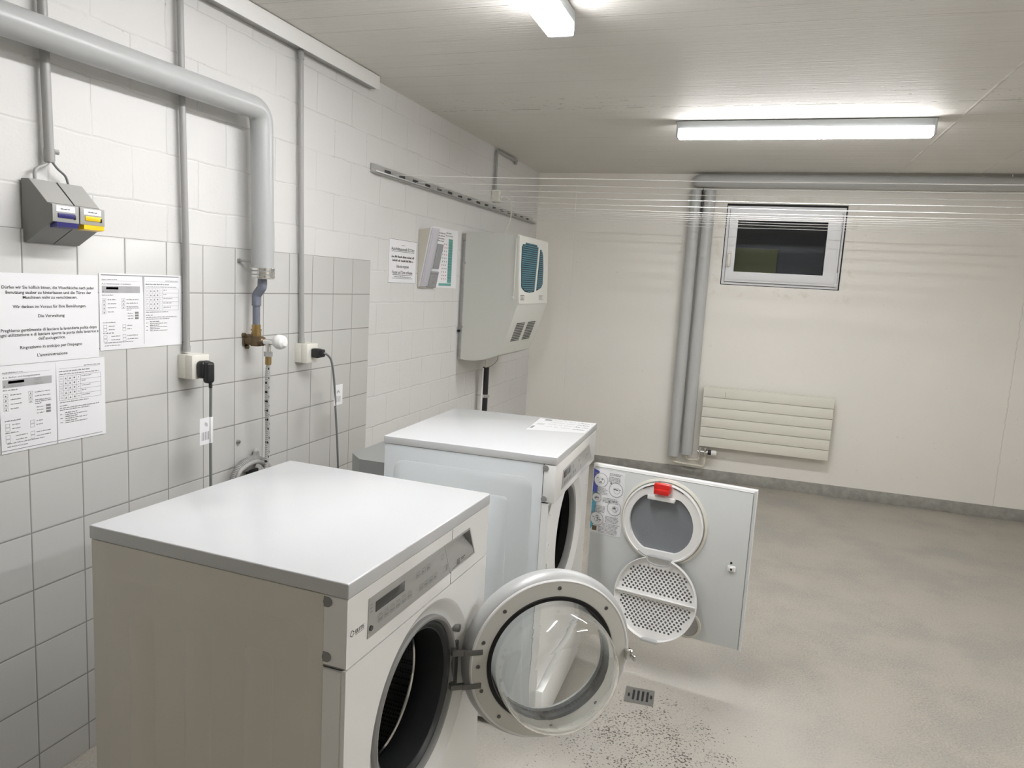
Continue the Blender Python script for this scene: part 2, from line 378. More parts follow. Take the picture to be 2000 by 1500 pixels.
class MB:
    def __init__(s): s.bm = bmesh.new()
    def add(s, vs, fs, mi=0, T=None):
        V = [s.bm.verts.new(T @ Vector(v) if T else v) for v in vs]
        for f in fs:
            try:
                q = s.bm.faces.new([V[i] for i in f]); q.material_index = mi
            except ValueError: pass
        return s
    def merge(s, b2, mi, T=None):
        b2.verts.index_update()
        return s.add([v.co.copy() for v in b2.verts], [[v.index for v in f.verts] for f in b2.faces], mi, T)
    def box(s, a, b, r=0, mi=0, T=None, seg=2):
        a, b = [min(p, q) for p, q in zip(a, b)], [max(p, q) for p, q in zip(a, b)]
        t = bmesh.new(); bmesh.ops.create_cube(t, size=1)
        for v in t.verts: v.co = Vector([(a[i]+b[i])/2+v.co[i]*(b[i]-a[i]) for i in range(3)])
        if r: bmesh.ops.bevel(t, geom=list(t.edges), offset=min(r, min(b[i]-a[i] for i in range(3))*.45), segments=seg, affect='EDGES', profile=.5)
        s.merge(t, mi, T); t.free(); return s
    def tube(s, path, r, n=14, mi=0, T=None, caps=True):
        path = [Vector(p) for p in path]; vs = []; fs = []
        t0 = (path[1]-path[0]).normalized(); up = Vector((0, 0, 1)) if abs(t0.z) < .9 else Vector((1, 0, 0))
        nrm = t0.cross(up).normalized(); R = r if isinstance(r, (list, tuple)) else [r]*len(path)
        for i, p in enumerate(path):
            t = (path[min(i+1, len(path)-1)]-path[max(i-1, 0)]).normalized()
            nrm = (nrm-t*nrm.dot(t)).normalized(); bi = t.cross(nrm)
            for k in range(n):
                a = 2*PI*k/n; vs.append(p+(nrm*math.cos(a)+bi*math.sin(a))*R[i])
        for i in range(len(path)-1):
            for k in range(n): fs.append((i*n+k, i*n+(k+1) % n, (i+1)*n+(k+1) % n, (i+1)*n+k))
        if caps: fs += [tuple(range(n))[::-1], tuple(range((len(path)-1)*n, len(path)*n))]
        return s.add(vs, fs, mi, T)
    def cyl(s, a, b, r, n=24, mi=0, T=None): return s.tube([a, b], r, n, mi, T)
    def lathe(s, prof, T, n=64, mi=0, closed=True):
        """prof: (radius, height along frame normal); closed loops back on itself"""
        vs = []; fs = []; m = len(prof)
        for k in range(n):
            a = 2*PI*k/n
            for r, h in prof: vs.append((r*math.cos(a), r*math.sin(a), h))
        for k in range(n):
            k2 = (k+1) % n
            for i in range(m if closed else m-1):
                j = (i+1) % m; fs.append((k*m+i, k2*m+i, k2*m+j, k*m+j))
        t = bmesh.new(); V = [t.verts.new(v) for v in vs]
        for f in fs:
            try: t.faces.new([V[i] for i in f])
            except ValueError: pass
        bmesh.ops.remove_doubles(t, verts=t.verts, dist=1e-6)
        s.merge(t, mi, T); t.free(); return s
    def sheet(s, outline, holes, T, th, mi=0):
        """plate from frame z=0 up to z=th, with holes cut through"""
        pts = []; edges = []
        for loop in [outline]+list(holes):
            b0 = len(pts); pts += [Vector(p) for p in loop]; n = len(loop)
            edges += [(b0+i, b0+(i+1) % n) for i in range(n)]
        v, e, f, _, _, _ = delaunay_2d_cdt(pts, edges, [], 0, 1e-7)
        keep = []
        for q in f:
            c = (sum(v[i][0] for i in q)/len(q), sum(v[i][1] for i in q)/len(q))
            if inpoly(c, outline) and not any(inpoly(c, h) for h in holes): keep.append(tuple(q))
        n = len(v)
        vs = [(p[0], p[1], th) for p in v]+[(p[0], p[1], 0) for p in v]
        fs = []; cnt = {}
        for q in keep:
            fs.append(q); fs.append(tuple(i+n for i in q[::-1]))
            for i in range(len(q)):
                a, b = q[i], q[(i+1) % len(q)]; cnt[(a, b)] = 1
        for (a, b) in cnt:
            if (b, a) not in cnt: fs.append((b, a, a+n, b+n))
        t = bmesh.new(); V = [t.verts.new(x) for x in vs]
        for q in fs:
            try: t.faces.new([V[i] for i in q])
            except ValueError: pass
        bmesh.ops.delete(t, geom=[x for x in t.verts if not x.link_faces], context='VERTS')
        bmesh.ops.recalc_face_normals(t, faces=t.faces)
        s.merge(t, mi, T); t.free(); return s
    def prism(s, poly, T, h, mi=0): return s.sheet(poly, [], T, h, mi)
    def text(s, st, T, x, y, size, align='l', bold=False, mi=0, wscale=1.0, width=None):
        vs, fs, a, b = text_geo(st, bold)
        k = size; kx = size*wscale
        if width: kx = width/max(1e-6, (b-a))
        off = x-{'l': a*kx, 'c': (a+b)/2*kx, 'r': b*kx}[align]
        return s.add([(v[0]*kx+off, v[1]*k+y, .0002) for v in vs], fs, mi, T)
    def rect(s, T, x0, y0, x1, y1, mi=0, z=.0002): return s.add([(x0, y0, z), (x1, y0, z), (x1, y1, z), (x0, y1, z)], [(0, 1, 2, 3)], mi, T)
    def outline(s, T, x0, y0, x1, y1, t, mi=0):
        s.rect(T, x0, y0, x1, y0+t, mi); s.rect(T, x0, y1-t, x1, y1, mi); s.rect(T, x0, y0, x0+t, y1, mi); return s.rect(T, x1-t, y0, x1, y1, mi)
    def words(s, T, x0, x1, y, h, mi=0):
        """unreadable line of print: broken strokes"""
        x = x0
        while x < x1-.2*h:
            wl = min(x1-x, h*random.uniform(1.2, 4.5)); xx = x
            while xx < x+wl-h*.15:
                k = random.uniform(.28, .5)*h; hh = h*random.choice((.55, .62, .9))
                s.rect(T, xx, y, min(xx+k*.72, x+wl), y+hh, mi)
                if random.random() < .6: s.rect(T, xx, y+hh*.4, min(xx+k, x+wl), y+hh*.56, mi)
                xx += k
            x += wl+h*.45
        return s
    def ring(s, T, cx, cy, r, t, mi=0, n=32, z=.0002):
        vs = []; fs = []
        for k in range(n):
            a = 2*PI*k/n
            vs += [(cx+r*math.cos(a), cy+r*math.sin(a), z), (cx+(r-t)*math.cos(a), cy+(r-t)*math.sin(a), z)]
        for k in range(n):
            j = (k+1) % n; fs.append((2*k, 2*j, 2*j+1, 2*k+1))
        return s.add(vs, fs, mi, T)
    def disc(s, T, cx, cy, r, mi=0, n=16, z=.0003):
        return s.add([(cx+r*math.cos(2*PI*k/n), cy+r*math.sin(2*PI*k/n), z) for k in range(n)], [tuple(range(n))], mi, T)
    def build(s, name, mats, parent=None, loc=(0, 0, 0), rotz=0, label=None, recalc=True):
        if recalc: bmesh.ops.recalc_face_normals(s.bm, faces=s.bm.faces)
        me = bpy.data.meshes.new(name); s.bm.to_mesh(me); s.bm.free()
        for m in (mats if isinstance(mats, (list, tuple)) else [mats]): me.materials.append(M[m])
        me.shade_smooth(); me.set_sharp_from_angle(angle=rad(32))
        o = bpy.data.objects.new(name, me); COL.objects.link(o)
        o.parent = parent; o.location = loc; o.rotation_euler = (0, 0, rotz)
        if label: o['label'] = label
        return o
def flat(mb, *a, **k):      # printing: keep the normals as drawn
    return mb.build(*a, recalc=False, **k)
def tag(o, label, cat, group=None):
    o['label'] = label; o['category'] = cat
    if group: o['group'] = group
    return o
def thing(name, label, cat, loc=(0, 0, 0), rotz=0, group=None):
    o = bpy.data.objects.new(name, None); COL.objects.link(o); o.empty_display_size = .05
    o.location = loc; o.rotation_euler = (0, 0, rotz); return tag(o, label, cat, group)
def struct(o): o['kind'] = 'structure'; return o
I4 = Matrix.Identity(4)

# ------------------------------------------------------------ room
T = .12
struct(MB().box((-T, YF-T, -.1), (XR+T, YB+T, 0)).build('floor', 'floor'))
struct(MB().box((-T, YF-T, H), (XR+T, YB+T, H+.12)).build('ceiling', 'ceil'))
struct(MB().box((-T, YF-T, 0), (0, YB+T, H)).build('wall_left', 'block'))
struct(MB().box((XR, YF-T, 0), (XR+T, YB+T, H)).build('wall_right', 'conc'))
struct(MB().box((0, YF-T, 0), (XR, YF, H)).build('wall_front', 'conc'))
WX0, WX1, WZ0, WZ1 = 1.398, 2.186, 1.441, 2.010
struct(MB().sheet([(0, 0), (XR, 0), (XR, H), (0, H)], [[(WX0, WZ0), (WX1, WZ0), (WX1, WZ1), (WX0, WZ1)]],
       frame((0, YB+T, 0), (1, 0, 0), (0, 0, 1)), T).build('wall_back', 'conc'))
struct(MB().box((0, YB-.004, 0), (XR, YB, .082), .001).build('baseboard_back', 'base'))
struct(MB().box((0, 2.946, 0), (.004, YB-.004, .082), .001).build('baseboard_left', 'base'))
struct(MB().box((0, -1.45, 0), (.007, 2.9443, 1.4312), .0015).build('trim_1', 'tile'))
# light shaft beyond the window
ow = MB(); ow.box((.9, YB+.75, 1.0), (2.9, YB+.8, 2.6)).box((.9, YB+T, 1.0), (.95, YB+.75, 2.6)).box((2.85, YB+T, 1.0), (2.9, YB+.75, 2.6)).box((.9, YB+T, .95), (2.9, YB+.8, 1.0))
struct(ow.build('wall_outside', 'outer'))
tag(MB().box((1.25, YB+.68, 1.0), (1.78, YB+.70, 1.745), .004).build('shaft_board', 'olive'), 'dark olive board in the light shaft behind the lower left window glass', 'board')

# window
wf = MB()
fo, fi = rrect(WX0+.006, WZ0+.005, WX1-.009, WZ1-.016, .001, 1), (WX0+.034, WZ0+.030, WX1-.034, WZ1-.038)
wf.sheet(fo, [[(fi[0], fi[1]), (fi[2], fi[1]), (fi[2], fi[3]), (fi[0], fi[3])]], frame((0, YB+.07, 0), (1, 0, 0), (0, 0, 1)), .062)
win = struct(wf.build('window_1', 'upvc'))
win['label'] = 'small white basement window high on the back wall'
gl = MB().sheet([(WX0, WZ0), (WX1, WZ0), (WX1, WZ1), (WX0, WZ1)], [fo], frame((0, YB+.071, 0), (1, 0, 0), (0, 0, 1)), .04)
gl.build('frame_gap', 'gap', win)
sf = MB()
S0 = (WX0+.028, WZ0+.024, WX1-.028, WZ1-.034); G0 = (1.482, 1.536, 2.070, 1.893)
sf.sheet(rrect(*S0, .004), [[(G0[0], G0[1]), (G0[2], G0[1]), (G0[2], G0[3]), (G0[0], G0[3])]], frame((0, YB+.03, 0), (1, 0, 0), (0, 0, 1)), .042)
# inner bead
sf.sheet(rrect(S0[0]+.016, S0[1]+.016, S0[2]-.016, S0[3]-.016, .003), [[(G0[0]+.0, G0[1]), (G0[2], G0[1]), (G0[2], G0[3]), (G0[0], G0[3])]], frame((0, YB+.03, 0), (1, 0, 0), (0, 0, 1)), .048)
sash = sf.build('window_sash', 'upvc', win)
SO = rrect(S0[0]-.004, S0[1]-.004, S0[2]+.004, S0[3]+.004, .004)
MB().sheet(SO, [rrect(S0[0]+.003, S0[1]+.003, S0[2]-.003, S0[3]-.003, .004)], frame((0, YB+.029, 0), (1, 0, 0), (0, 0, 1)), .0235).build('sash_shadow_line', 'rubber', win)  # grey rubber strip drawn as the shadow line between sash and frame
MB().box((WX1-.0235, YB+.005, 1.56), (WX1-.0205, YB+.010, 1.95)).build('hinge_gap', 'rubber', win)
MB().box((G0[0]-.01, YB+.016, G0[1]-.01), (G0[2]+.01, YB+.022, G0[3]+.01)).build('glass_pane', 'winglass', win)
hd = MB().box((1.434, YB-.024, 1.600), (1.458, YB-.016, 1.675), .003).box((1.435, YB-.048, 1.570), (1.457, YB-.028, 1.660), .007).cyl((1.446, YB-.012, 1.648), (1.446, YB-.035, 1.648), .009, 16)
hd.build('window_handle', 'cream', win)
hg = MB().box((2.150, YB-.025, 1.462), (2.168, YB-.005, 1.485), .003).cyl((2.158, YB-.017, 1.485), (2.158, YB-.017, 1.560), .006, 12).cyl((2.155, YB-.012, 1.80), (2.155, YB-.012, 1.96), .004, 12)
hg.build('hinge', 'upvc', win)

# ------------------------------------------------------------ pipes and conduits on the left wall
PX = .075
t = thing('insulated_water_pipe', 'thick pale grey jacketed pipe running level along the left wall and bending down', 'pipe', (PX, 2.10, 1.34))
path = fillet([(0, -2.6, .505), (0, -.015, .541), (0, 0, .0)], .055, 10)
MB().tube(path, .0365, 32).build('pipe_jacket', 'pvc', t)
cp = MB()
for z, r in ((.0, .0385), (.012, .0385), (.024, .0385)): cp.lathe([(r-.003, z-.004), (r+.0005, z-.002), (r+.0005, z+.006), (r-.003, z+.008)], frame((0, 0, 0), (1, 0, 0), (0, 1, 0)), 32)
cp.cyl((0, 0, -.006), (0, 0, .002), .034, 28).box((.033, -.006, -.004), (.041, .006, .032), .001)
cp.build('end_collar', 'chrome', t)
MB().tube(fillet([(-.002, 0, -.004), (-.002, 0, -.034), (-.025, 0, -.062), (-.025, 0, -.17)], .016, 6), .0125, 20).build('plastic_pipe', 'pipeblue', t)
MB().tube(fillet([(-.002, 0, -.004), (-.002, 0, -.034), (-.025, 0, -.062), (-.025, 0, -.098)], .016, 6), .0155, 20).build('pipe_elbow', 'pipeblue', t)
for yy, zz in ((-.0, .05), (-.52, .535), (-1.25, .52)):
    MB().cyl((-PX+.002, yy-.04 if zz < .1 else yy, zz), (-.02, yy-.02 if zz < .1 else yy, zz), .004, 10).cyl((-PX+.001, yy-.04 if zz < .1 else yy, zz), (-PX+.012, yy-.04 if zz < .1 else yy, zz), .008, 12).build('wall_clamp', 'steel', t)

# tap
VY, VZ = 2.100, 1.122
t = thing('washing_machine_tap', 'brass wall tap with chrome stub and round white knob below the grey pipe', 'tap', (.0, VY, VZ))
br = MB().cyl((.050, 0, .012), (.050, 0, .030), .0165, 8).cyl((.050, 0, .028), (.050, 0, .056), .0145, 24).lathe([(.010, .0), (.0185, .0), (.0185, .006), (.010, .006)], frame((.050, 0, .034), (1, 0, 0), (0, 1, 0)), 24)
br.build('compression_nut', 'brass', t)
bz = MB().cyl((.010, 0, 0), (.050, 0, 0), .0165, 20).cyl((.050, 0, -.018), (.050, 0, .016), .018, 20).cyl((.050, 0, 0), (.074, .0, 0), .0135, 20)
bz.box((.008, -.020, -.018), (.014, .020, .020), .004).cyl((.007, -.016, .018), (.018, -.016, .018), .007, 12).cyl((.007, .0, -.024), (.018, .0, -.024), .007, 12).cyl((.074, .0, 0), (.080, .0, 0), .0165, 8)
bz.build('tap_body', 'bronze', t)
ch = MB().cyl((.078, .0, 0), (.126, .0, 0), .010, 20).cyl((.100, .0, 0), (.100, .0, -.034), .009, 20).cyl((.122, .0, 0), (.130, .0, 0), .012, 20)
ch.build('chrome_stub', 'chrome', t)
kn = MB().lathe([(0, 0), (.010, .001), (.019, .005), (.0245, .014), (.0255, .024), (.022, .036), (.013, .044), (0, .046)], frame((.124, .0, .003), (0, 1, 0), (0, 0, 1)), 32, closed=False)
kn.build('knob', 'plastic_white', t)

HX, HY, HZ = .100, VY, VZ-.034
t = thing('inlet_hose', 'braided silver and black water hose hanging from the tap', 'hose', (HX, HY, HZ))
MB().cyl((0, 0, 0), (0, 0, -.016), .0145, 6).build('hose_nut', 'silver', t)
MB().cyl((0, 0, -.014), (0, 0, -.044), .0105, 20).build('ferrule', 'brass', t)
MB().tube(smooth([(0, 0, -.042), (-.005, .003, -.10), (-.012, .012, -.19), (-.016, .022, -.28), (-.014, .018, -.37), (-.01, .004, -.46), (.03, -.05, -.56), (.14, -.25, -.62), (.36, -.52, -.60)]), .0078, 14).build('braided_tube', 'hose', t)

# conduits
def clip(mb, x, y, z, r): return mb.lathe([(r*.8, -.008), (r*1.25, -.008), (r*1.25, .008), (r*.8, .008)], frame((x, y, z), (1, 0, 0), (0, 1, 0)), 20)
c1 = thing('conduit', 'grey conduit leading down to the pair of grey laundry meters', 'conduit', (.022, 1.362, 1.605))
MB().cyl((0, 0, 0), (0, -.012, H-1.605), .0108, 18).build('tube', 'conduit', c1)
mb = MB(); mb.cyl((0, 0, -.008), (0, 0, .02), .0122, 18).cyl((0, 0, -.012), (0, 0, -.004), .0115, 18).cyl((.004, .004, .014), (.008, .018, .014), .006, 10); mb.build('end_gland', 'conduit', c1)
c2 = thing('conduit', 'grey conduit down to the left cream socket box, crossing behind the thick pipe', 'conduit', (.021, 1.808, 1.103))
MB().tube([(0, 0, 0), (0, -.001, .3), (0, -.014, .76), (0, -.022, H-1.103)], .0096, 18).build('tube', 'conduit', c2)
mb = MB(); mb.cyl((0, 0, 0), (0, 0, .018), .0115, 18); mb.build('end_gland', 'conduit', c2)
c3 = thing('conduit', 'grey conduit from the ceiling trunking down to the right cream socket box', 'conduit', (.021, 2.409, 1.094))
MB().tube([(0, 0, 0), (0, -.018, .52), (0, -.036, 1.066)], .0096, 18).build('tube', 'conduit', c3)
mb = MB(); mb.cyl((0, 0, 0), (0, 0, .018), .0112, 18); mb.build('end_gland', 'conduit', c3)
MB().cyl((0, -.0345, 1.03), (0, -.036, 1.062), .0118, 18).build('end_gland', 'conduit', c3)
t = thing('cable_trunking', 'white rectangular cable trunking along the top of the left wall', 'cable trunking', (0, 2.9, 2.15))
MB().box((.002, -4.3, .008), (.05, 0, .056), .002).build('trunking_base', 'conduit', t)
MB().box((.046, -4.3, .0), (.052, 0, .056), .0015).box((.004, -.003, .004), (.05, .001, .056), .001).build('trunking_lid', 'enamel', t)

# laundry meters
def meter(y0, colour, label):
    Wd = .072
    t = thing('laundry_meter', label, 'laundry meter', (0, y0, 1.40), group='laundry meters on the left wall')
    fr_ = frame((0, .001, 0), (1, 0, 0), (0, 0, 1))     # normal -y
    fr_ = frame((0, Wd-.001, 0), (1, 0, 0), (0, 0, 1))
    body = [(.006, .0), (.014, -.001), (.098, .050), (.098, .090), (.084, .093), (.028, .147), (.006, .147)]
    MB().prism(body, fr_, Wd-.0015).build('housing', 'meter', t)
    lid = [(.086, .0935), (.030, .1475), (.0285, .1462), (.0845, .0920)]
    MB().prism(lid, frame((0, Wd-.003, 0), (1, 0, 0), (0, 0, 1)), Wd-.0035).build('top_cover', 'meter_light', t)
    F = WL(0, 0, .098)
    MB().box((.098, .001, .050), (.1005, Wd-.001, .0905), .0008).build('front_plate', 'meter_light', t)
    MB().box((.1005, .010, .074), (.1012, Wd-.012, .088)).build('card_label', 'paper', t)
    flat(MB().words(WL(0, 0, .1013), .022, .048, .0795, .0032), 'label_print', 'ink', t)
    MB().box((.0995, .014, .060), (.1030, Wd-.012, .071), .0015).box((.1, Wd-.016, .0585), (.1035, Wd-.011, .068), .001, 1).build('card_slot', [colour, 'black'], t)
    MB().prism([(.086, .036), (.106, .039), (.106, .0495), (.086, .0495)], frame((0, Wd-.008, 0), (1, 0, 0), (0, 0, 1)), Wd-.014).build('catch_tray', colour, t)
meter(1.300, 'blue', 'left grey laundry meter with navy blue card slot and tray')
meter(1.3735, 'yellow', 'right grey laundry meter with yellow card slot and tray')
tag(MB().tube(smooth([(.022, 1.361, 1.596), (.022, 1.350, 1.585), (.022, 1.325, 1.570), (.022, 1.322, 1.545)]), .004, 10).build('meter_cable', 'conduit'), 'thicker grey cable curving from the conduit end into the left meter', 'cable')
tag(MB().tube(smooth([(.026, 1.364, 1.596), (.026, 1.380, 1.580), (.024, 1.402, 1.566), (.022, 1.412, 1.545)]), .0028, 10).build('meter_cable', 'cable_grey'), 'thin dark grey cable curving from the conduit end into the right meter', 'cable')

# socket boxes with plugs
def socket(y0, z0, label, wd=.072, d=.062, h=.073):
    t = thing('socket_box', label, 'socket', (.007, y0, z0))
    MB().box((0, 0, 0), (.0285, wd, h), .0012).build('back_box', 'cream', t)
    MB().box((.0288, -.0003, -.0003), (d-.007, wd+.0003, h+.0003), .002).build('cover', 'cream', t)
    mb = MB(); F = WL(0, 0, d-.007); mb.ring(F, wd/2, h/2, .020, .0012, 0); flat(mb, 'socket_ring', 'ink_light', t)
    return t
socket(1.786, 1.022, 'left cream socket box on the tiles at the end of a grey conduit')
socket(2.385, 1.020, 'right cream socket box on the tiles beside the white tap knob')
t = thing('power_cord', 'black plug and grey power cord hanging straight down from the left socket box', 'power cord', (.062, 1.822, 1.058))
MB().box((0, -.022, -.034), (.026, .022, .020), .009, seg=3).box((.018, -.016, -.048), (.042, .016, .018), .009, seg=3).build('plug', 'black', t)
pc = [(.036, 0, -.045), (.038, -.001, -.08), (.038, -.002, -.20), (.038, -.001, -.36), (.038, .0, -.52), (.06, -.02, -.70), (.2, -.1, -.78), (.435, -.22, -.74)]
MB().tube(smooth(pc), .0044, 12).cyl((.036, 0, -.045), (.0375, -.001, -.062), .0055, 12, 1).build('cable', ['cable_grey', 'black'], t)
tg = MB().box((.037, -.048, -.235), (.0376, .004, -.152)).box((.0335, -.0065, -.235), (.0425, .0045, -.152), .001)
tagp = tg.build('paper_tag', 'paper', t)
tp = MB(); F = WL(0, 0, .0378)
for k in range(5): tp.rect(F, -.040+k*.007, -.222, -.0375+k*.007, -.196)
tp.rect(F, -.026, -.176, -.024, -.166); tp.rect(F, -.022, -.180, -.020, -.166); tp.rect(F, -.018, -.180, -.016, -.170)
flat(tp, 'tag_print', 'ink_grey', tagp)
t = thing('power_cord', 'black plug and grey power cord drooping from the right socket box towards the dryer', 'power cord', (.062, 2.424, 1.058))
MB().box((0, -.016, -.018), (.034, .016, .018), .007, seg=3).box((.02, -.010, -.014), (.048, .014, .016), .006, seg=3).build('plug', 'black', t)
pc = [(.046, .002, .002), (.054, .010, -.002), (.062, .024, -.018), (.064, .038, -.05), (.060, .062, -.13), (.054, .082, -.22), (.048, .11, -.36), (.045, .13, -.50), (.055, .14, -.70), (.15, .15, -.80), (.30, .15, -.80), (.52, .15, -.76)]
MB().tube(smooth(pc), .0042, 12).build('cable', 'cable_grey', t)
tagp = MB().box((.056, .066, -.212), (.0566, .128, -.130)).build('paper_tag', 'paper', t)
tp = MB(); F = WL(0, 0, .0568)
for k in range(5): tp.rect(F, .076+k*.008, -.200, .079+k*.008, -.176)
for k in range(4): tp.rect(F, .086+k*.005, -.165+(.004 if k in (1, 2) else 0), .089+k*.005, -.156+(.004 if k in (1, 2) else 0))
flat(tp, 'tag_print', 'ink_grey', tagp)

# drain hose bracket
t = thing('drain_hose', 'grey ribbed drain hose bent over a hook behind the near washing machine', 'hose', (.05, 2.05, .66))
pts = smooth([(.10, -.075, -.25), (.02, -.068, -.10), (-.008, -.055, -.02), (-.008, -.025, .028), (-.008, .035, .044), (-.008, .095, .028), (-.006, .135, -.01), (.0, .145, -.05)], 10)
mb = MB().tube(pts, .0115, 16)
for i in range(2, len(pts)-2, 1):
    d = (pts[i+1]-pts[i-1]).normalized(); u = d.orthogonal()
    mb.lathe([(.0105, -.0016), (.0135, -.0008), (.0135, .0008), (.0105, .0016)], frame(pts[i], u, d.cross(u)), 16)
mb.build('ribbed_hose', 'conduit', t)
mb = MB().tube(smooth([(.004, -.05, -.05), (.004, -.045, .008), (.004, -.01, .030), (.004, .05, .036), (.004, .11, .012)]), .008, 12)
mb.box((-.040, .085, .035), (-.034, .115, .062), .003).prism([(.03, 0), (.075, .0), (.104, .045), (.100, .06), (.090, .060)], WL(0, .0, -.034), .012)
mb.build('hose_hook', 'conduit', t)
mb = MB().cyl((-.036, .10, .058), (-.028, .10, .058), .011, 20).cyl((-.03, .10, .058), (-.026, .10, .058), .004, 10, 1); mb.build('screw_eye', ['eco', 'steel'], t)
tag(MB().box((.016, 2.092, .600), (.034, 2.142, .662), .004).build('hose_adapter', 'black'), 'black rectangular fitting on the tiles beside the drain hose', 'hose fitting')
tag(MB().cyl((.006, 2.06, .770), (.016, 2.06, .770), .0065, 14).cyl((.016, 2.06, .77), (.019, 2.06, .77), .0035, 10).build('wall_screw', 'steel'), 'small dark screw in the tiles above the drain hose', 'screw')

# ------------------------------------------------------------ papers on the tiles
def paper(name, label, y0, z0, wd, ht, tilt=0, x=.0078, group=None, shrink=None):
    t = thing(name, label, 'paper notice', (x, y0, z0), group=group); t.rotation_euler = (rad(tilt), 0, 0)
    MB().box((0, 0, 0), (.0008, wd, ht)).build('sheet', 'paper', t)
    return t, WL(0, 0, .0009)
t, F = paper('laundry_notice', 'large white notice in German and Italian on the tiles, top left', 1.216, 1.109, .287, .217)
pr = MB(); cx = .150
for st, y, s, w_ in (('Dürfen wir Sie höflich bitten, die Waschküche nach jeder', .180, .0105, .250), ('Benutzung sauber zu hinterlassen und die Türen der', .168, .0105, .232), ('Maschinen nicht zu verschliessen.', .156, .0105, .148),
                     ('Wir danken im Voraus für Ihre Bemühungen.', .134, .0105, .200), ('Die Verwaltung', .111, .0105, .072),
                     ('Preghiamo gentilmente di lasciare la lavanderia pulita dopo', .078, .0105, .262), ('ogni utilizzazione e di lasciare aperte le porta della lavatrice e', .067, .0105, .272), ("dell'asciugatrice.", .056, .0105, .075),
                     ("Ringraziamo in anticipo per l'impegno", .036, .0105, .170), ("L'amministrazione", .015, .0105, .083)):
    pr.text(st, F, cx, y, s, 'c', True, width=w_)
flat(pr, 'printed_text', 'ink', t)
def manual_page(t, F, wd, ht, title, topbar):
    k = MB(); g = MB()
    if topbar: k.rect(F, .006, ht-.006, wd-.012, ht-.0035)
    else: k.rect(F, .0, .006, wd-.012, .0075)
    g.sheet([(wd*.495, .0), (wd*.505, .0), (wd*.507, ht*.6), (wd*.502, ht-.004)] if not topbar else [(wd*.504, .01), (wd*.507, .01), (wd*.515, ht-.005), (wd*.488, ht-.005), (wd*.500, ht*.72)], [], F, .0003)
    k.words(F, .008, .06, ht-.018, .0028); k.rect(F, .008, ht-.0205, wd*.45, ht-.0200)
    k.words(F, wd*.78, wd*.95, ht-.018, .0028); k.rect(F, wd*.53, ht-.0205, wd*.95, ht-.0200)
    k.text(title[0], F, .008, ht-.030, .0052, 'l', True, width=.012); k.text(title[1], F, .024, ht-.030, .0052, 'l', True, width=.080)
    g.rect(F, .008, ht-.053, wd*.46, ht-.034)
    k.rect(F, .022, ht-.0435, .062, ht-.037); k.disc(F, .012, ht-.049, .0022)
    for i in range(6): k.outline(F, .020+i*.0068, ht-.0515, .0255+i*.0068, ht-.047, .0004)
    for i in range(4): k.outline(F, .086+i*.0065, ht-.0515, .091+i*.0065, ht-.047, .0004)
    for i in range(3): k.outline(F, .088+i*.0065, ht-.0415, .093+i*.0065, ht-.037, .0004)
    k.words(F, .008, .045, ht-.060, .0032)
    for i in range(4):
        y = ht-.072-i*.011
        k.outline(F, .009, y-.004, .020, y+.0045, .0006); k.disc(F, .0145, y-.0005, .002); k.words(F, .026, .054 if i < 3 else .046, y, .003)
    for i in range(3):
        y = ht-.072-i*.010
        k.outline(F, .072, y-.004, .083, y+.0045, .0006); k.disc(F, .0775, y-.0005, .0018); k.words(F, .088, .130, y, .003)
    k.words(F, .088, .132, ht-.096, .0028); k.words(F, .088, .105, ht-.101, .0028)
    for i in range(3):
        y = ht-.110-i*.0075; k.words(F, .092, .112, y, .0028); k.rect(F, .117, y-.0012, .130, y+.0045)
    k.words(F, .010, .050, ht-.134, .0035)
    for i in range(2):
        y = ht-.144-i*.0095; k.outline(F, .011, y-.004, .022, y+.0045, .0006); k.words(F, .028, .048, y, .003)
        k.outline(F, .074, y-.004, .085, y+.0045, .0006); k.words(F, .090, .107, y, .003)
    k.words(F, .010, .045, ht-.163, .0035)
    for i in range(2):
        y = ht-.172-i*.0095; k.outline(F, .011, y-.004, .022, y+.0045, .0006); k.words(F, .036, .066, y, .003)
        k.outline(F, .074, y-.004, .085, y+.0045, .0006); k.words(F, .090, .128, y, .003)
    k.words(F, .014, .110, ht-.189, .003); k.words(F, .014, .066, ht-.197, .003)
    # right page: symbol table
    X = wd*.53; k.words(F, X, X+.090, ht-.029, .004); k.words(F, X, X+.118, ht-.036, .003)
    ty = ht-.040; cw = .0125; ch_ = .0125
    for i in range(6): k.rect(F, X, ty-i*ch_-.0003, wd*.955, ty-i*ch_+.0003)
    for j in list(range(6))+[None]:
        xx = X+j*cw if j is not None else wd*.955; k.rect(F, xx-.0003, ty-5*ch_, xx+.0003, ty)
    for i in range(5):
        for j in range(5):
            a, b = X+(j+.5)*cw, ty-(i+.5)*ch_
            if j == 0: k.outline(F, a-.003, b-.0018, a+.003, b+.0018, .0006)
            elif j in (1, 2): k.add([(a-.003, b-.0025, .0002), (a+.003, b-.0025, .0002), (a, b+.003, .0002)], [(0, 1, 2)], 0, F)
            else: k.disc(F, a, b, .0025 if j == 3 else .0014, 0, 10)
        k.words(F, X+5*cw+.003, X+5*cw+random.uniform(.012, .04), ty-i*ch_-.005, .003)
    y = ty-5*ch_-.006; k.words(F, X, X+.085, y, .003)
    k.words(F, X, X+.024, y-.009, .0036); k.words(F, X, X+.118, y-.015, .003); k.words(F, X, X+.088, y-.020, .003)
    for i in range(3):
        k.words(F, X+.014, X+.05, y-.028-i*.0105, .0036); k.words(F, X, X+.008, y-.031-i*.0105, .003); k.words(F, X+.014, X+.08, y-.033-i*.0105, .003)
    flat(k, 'printed_text', 'ink_grey', t); g.build('photocopy_shading', 'fold_grey', t)
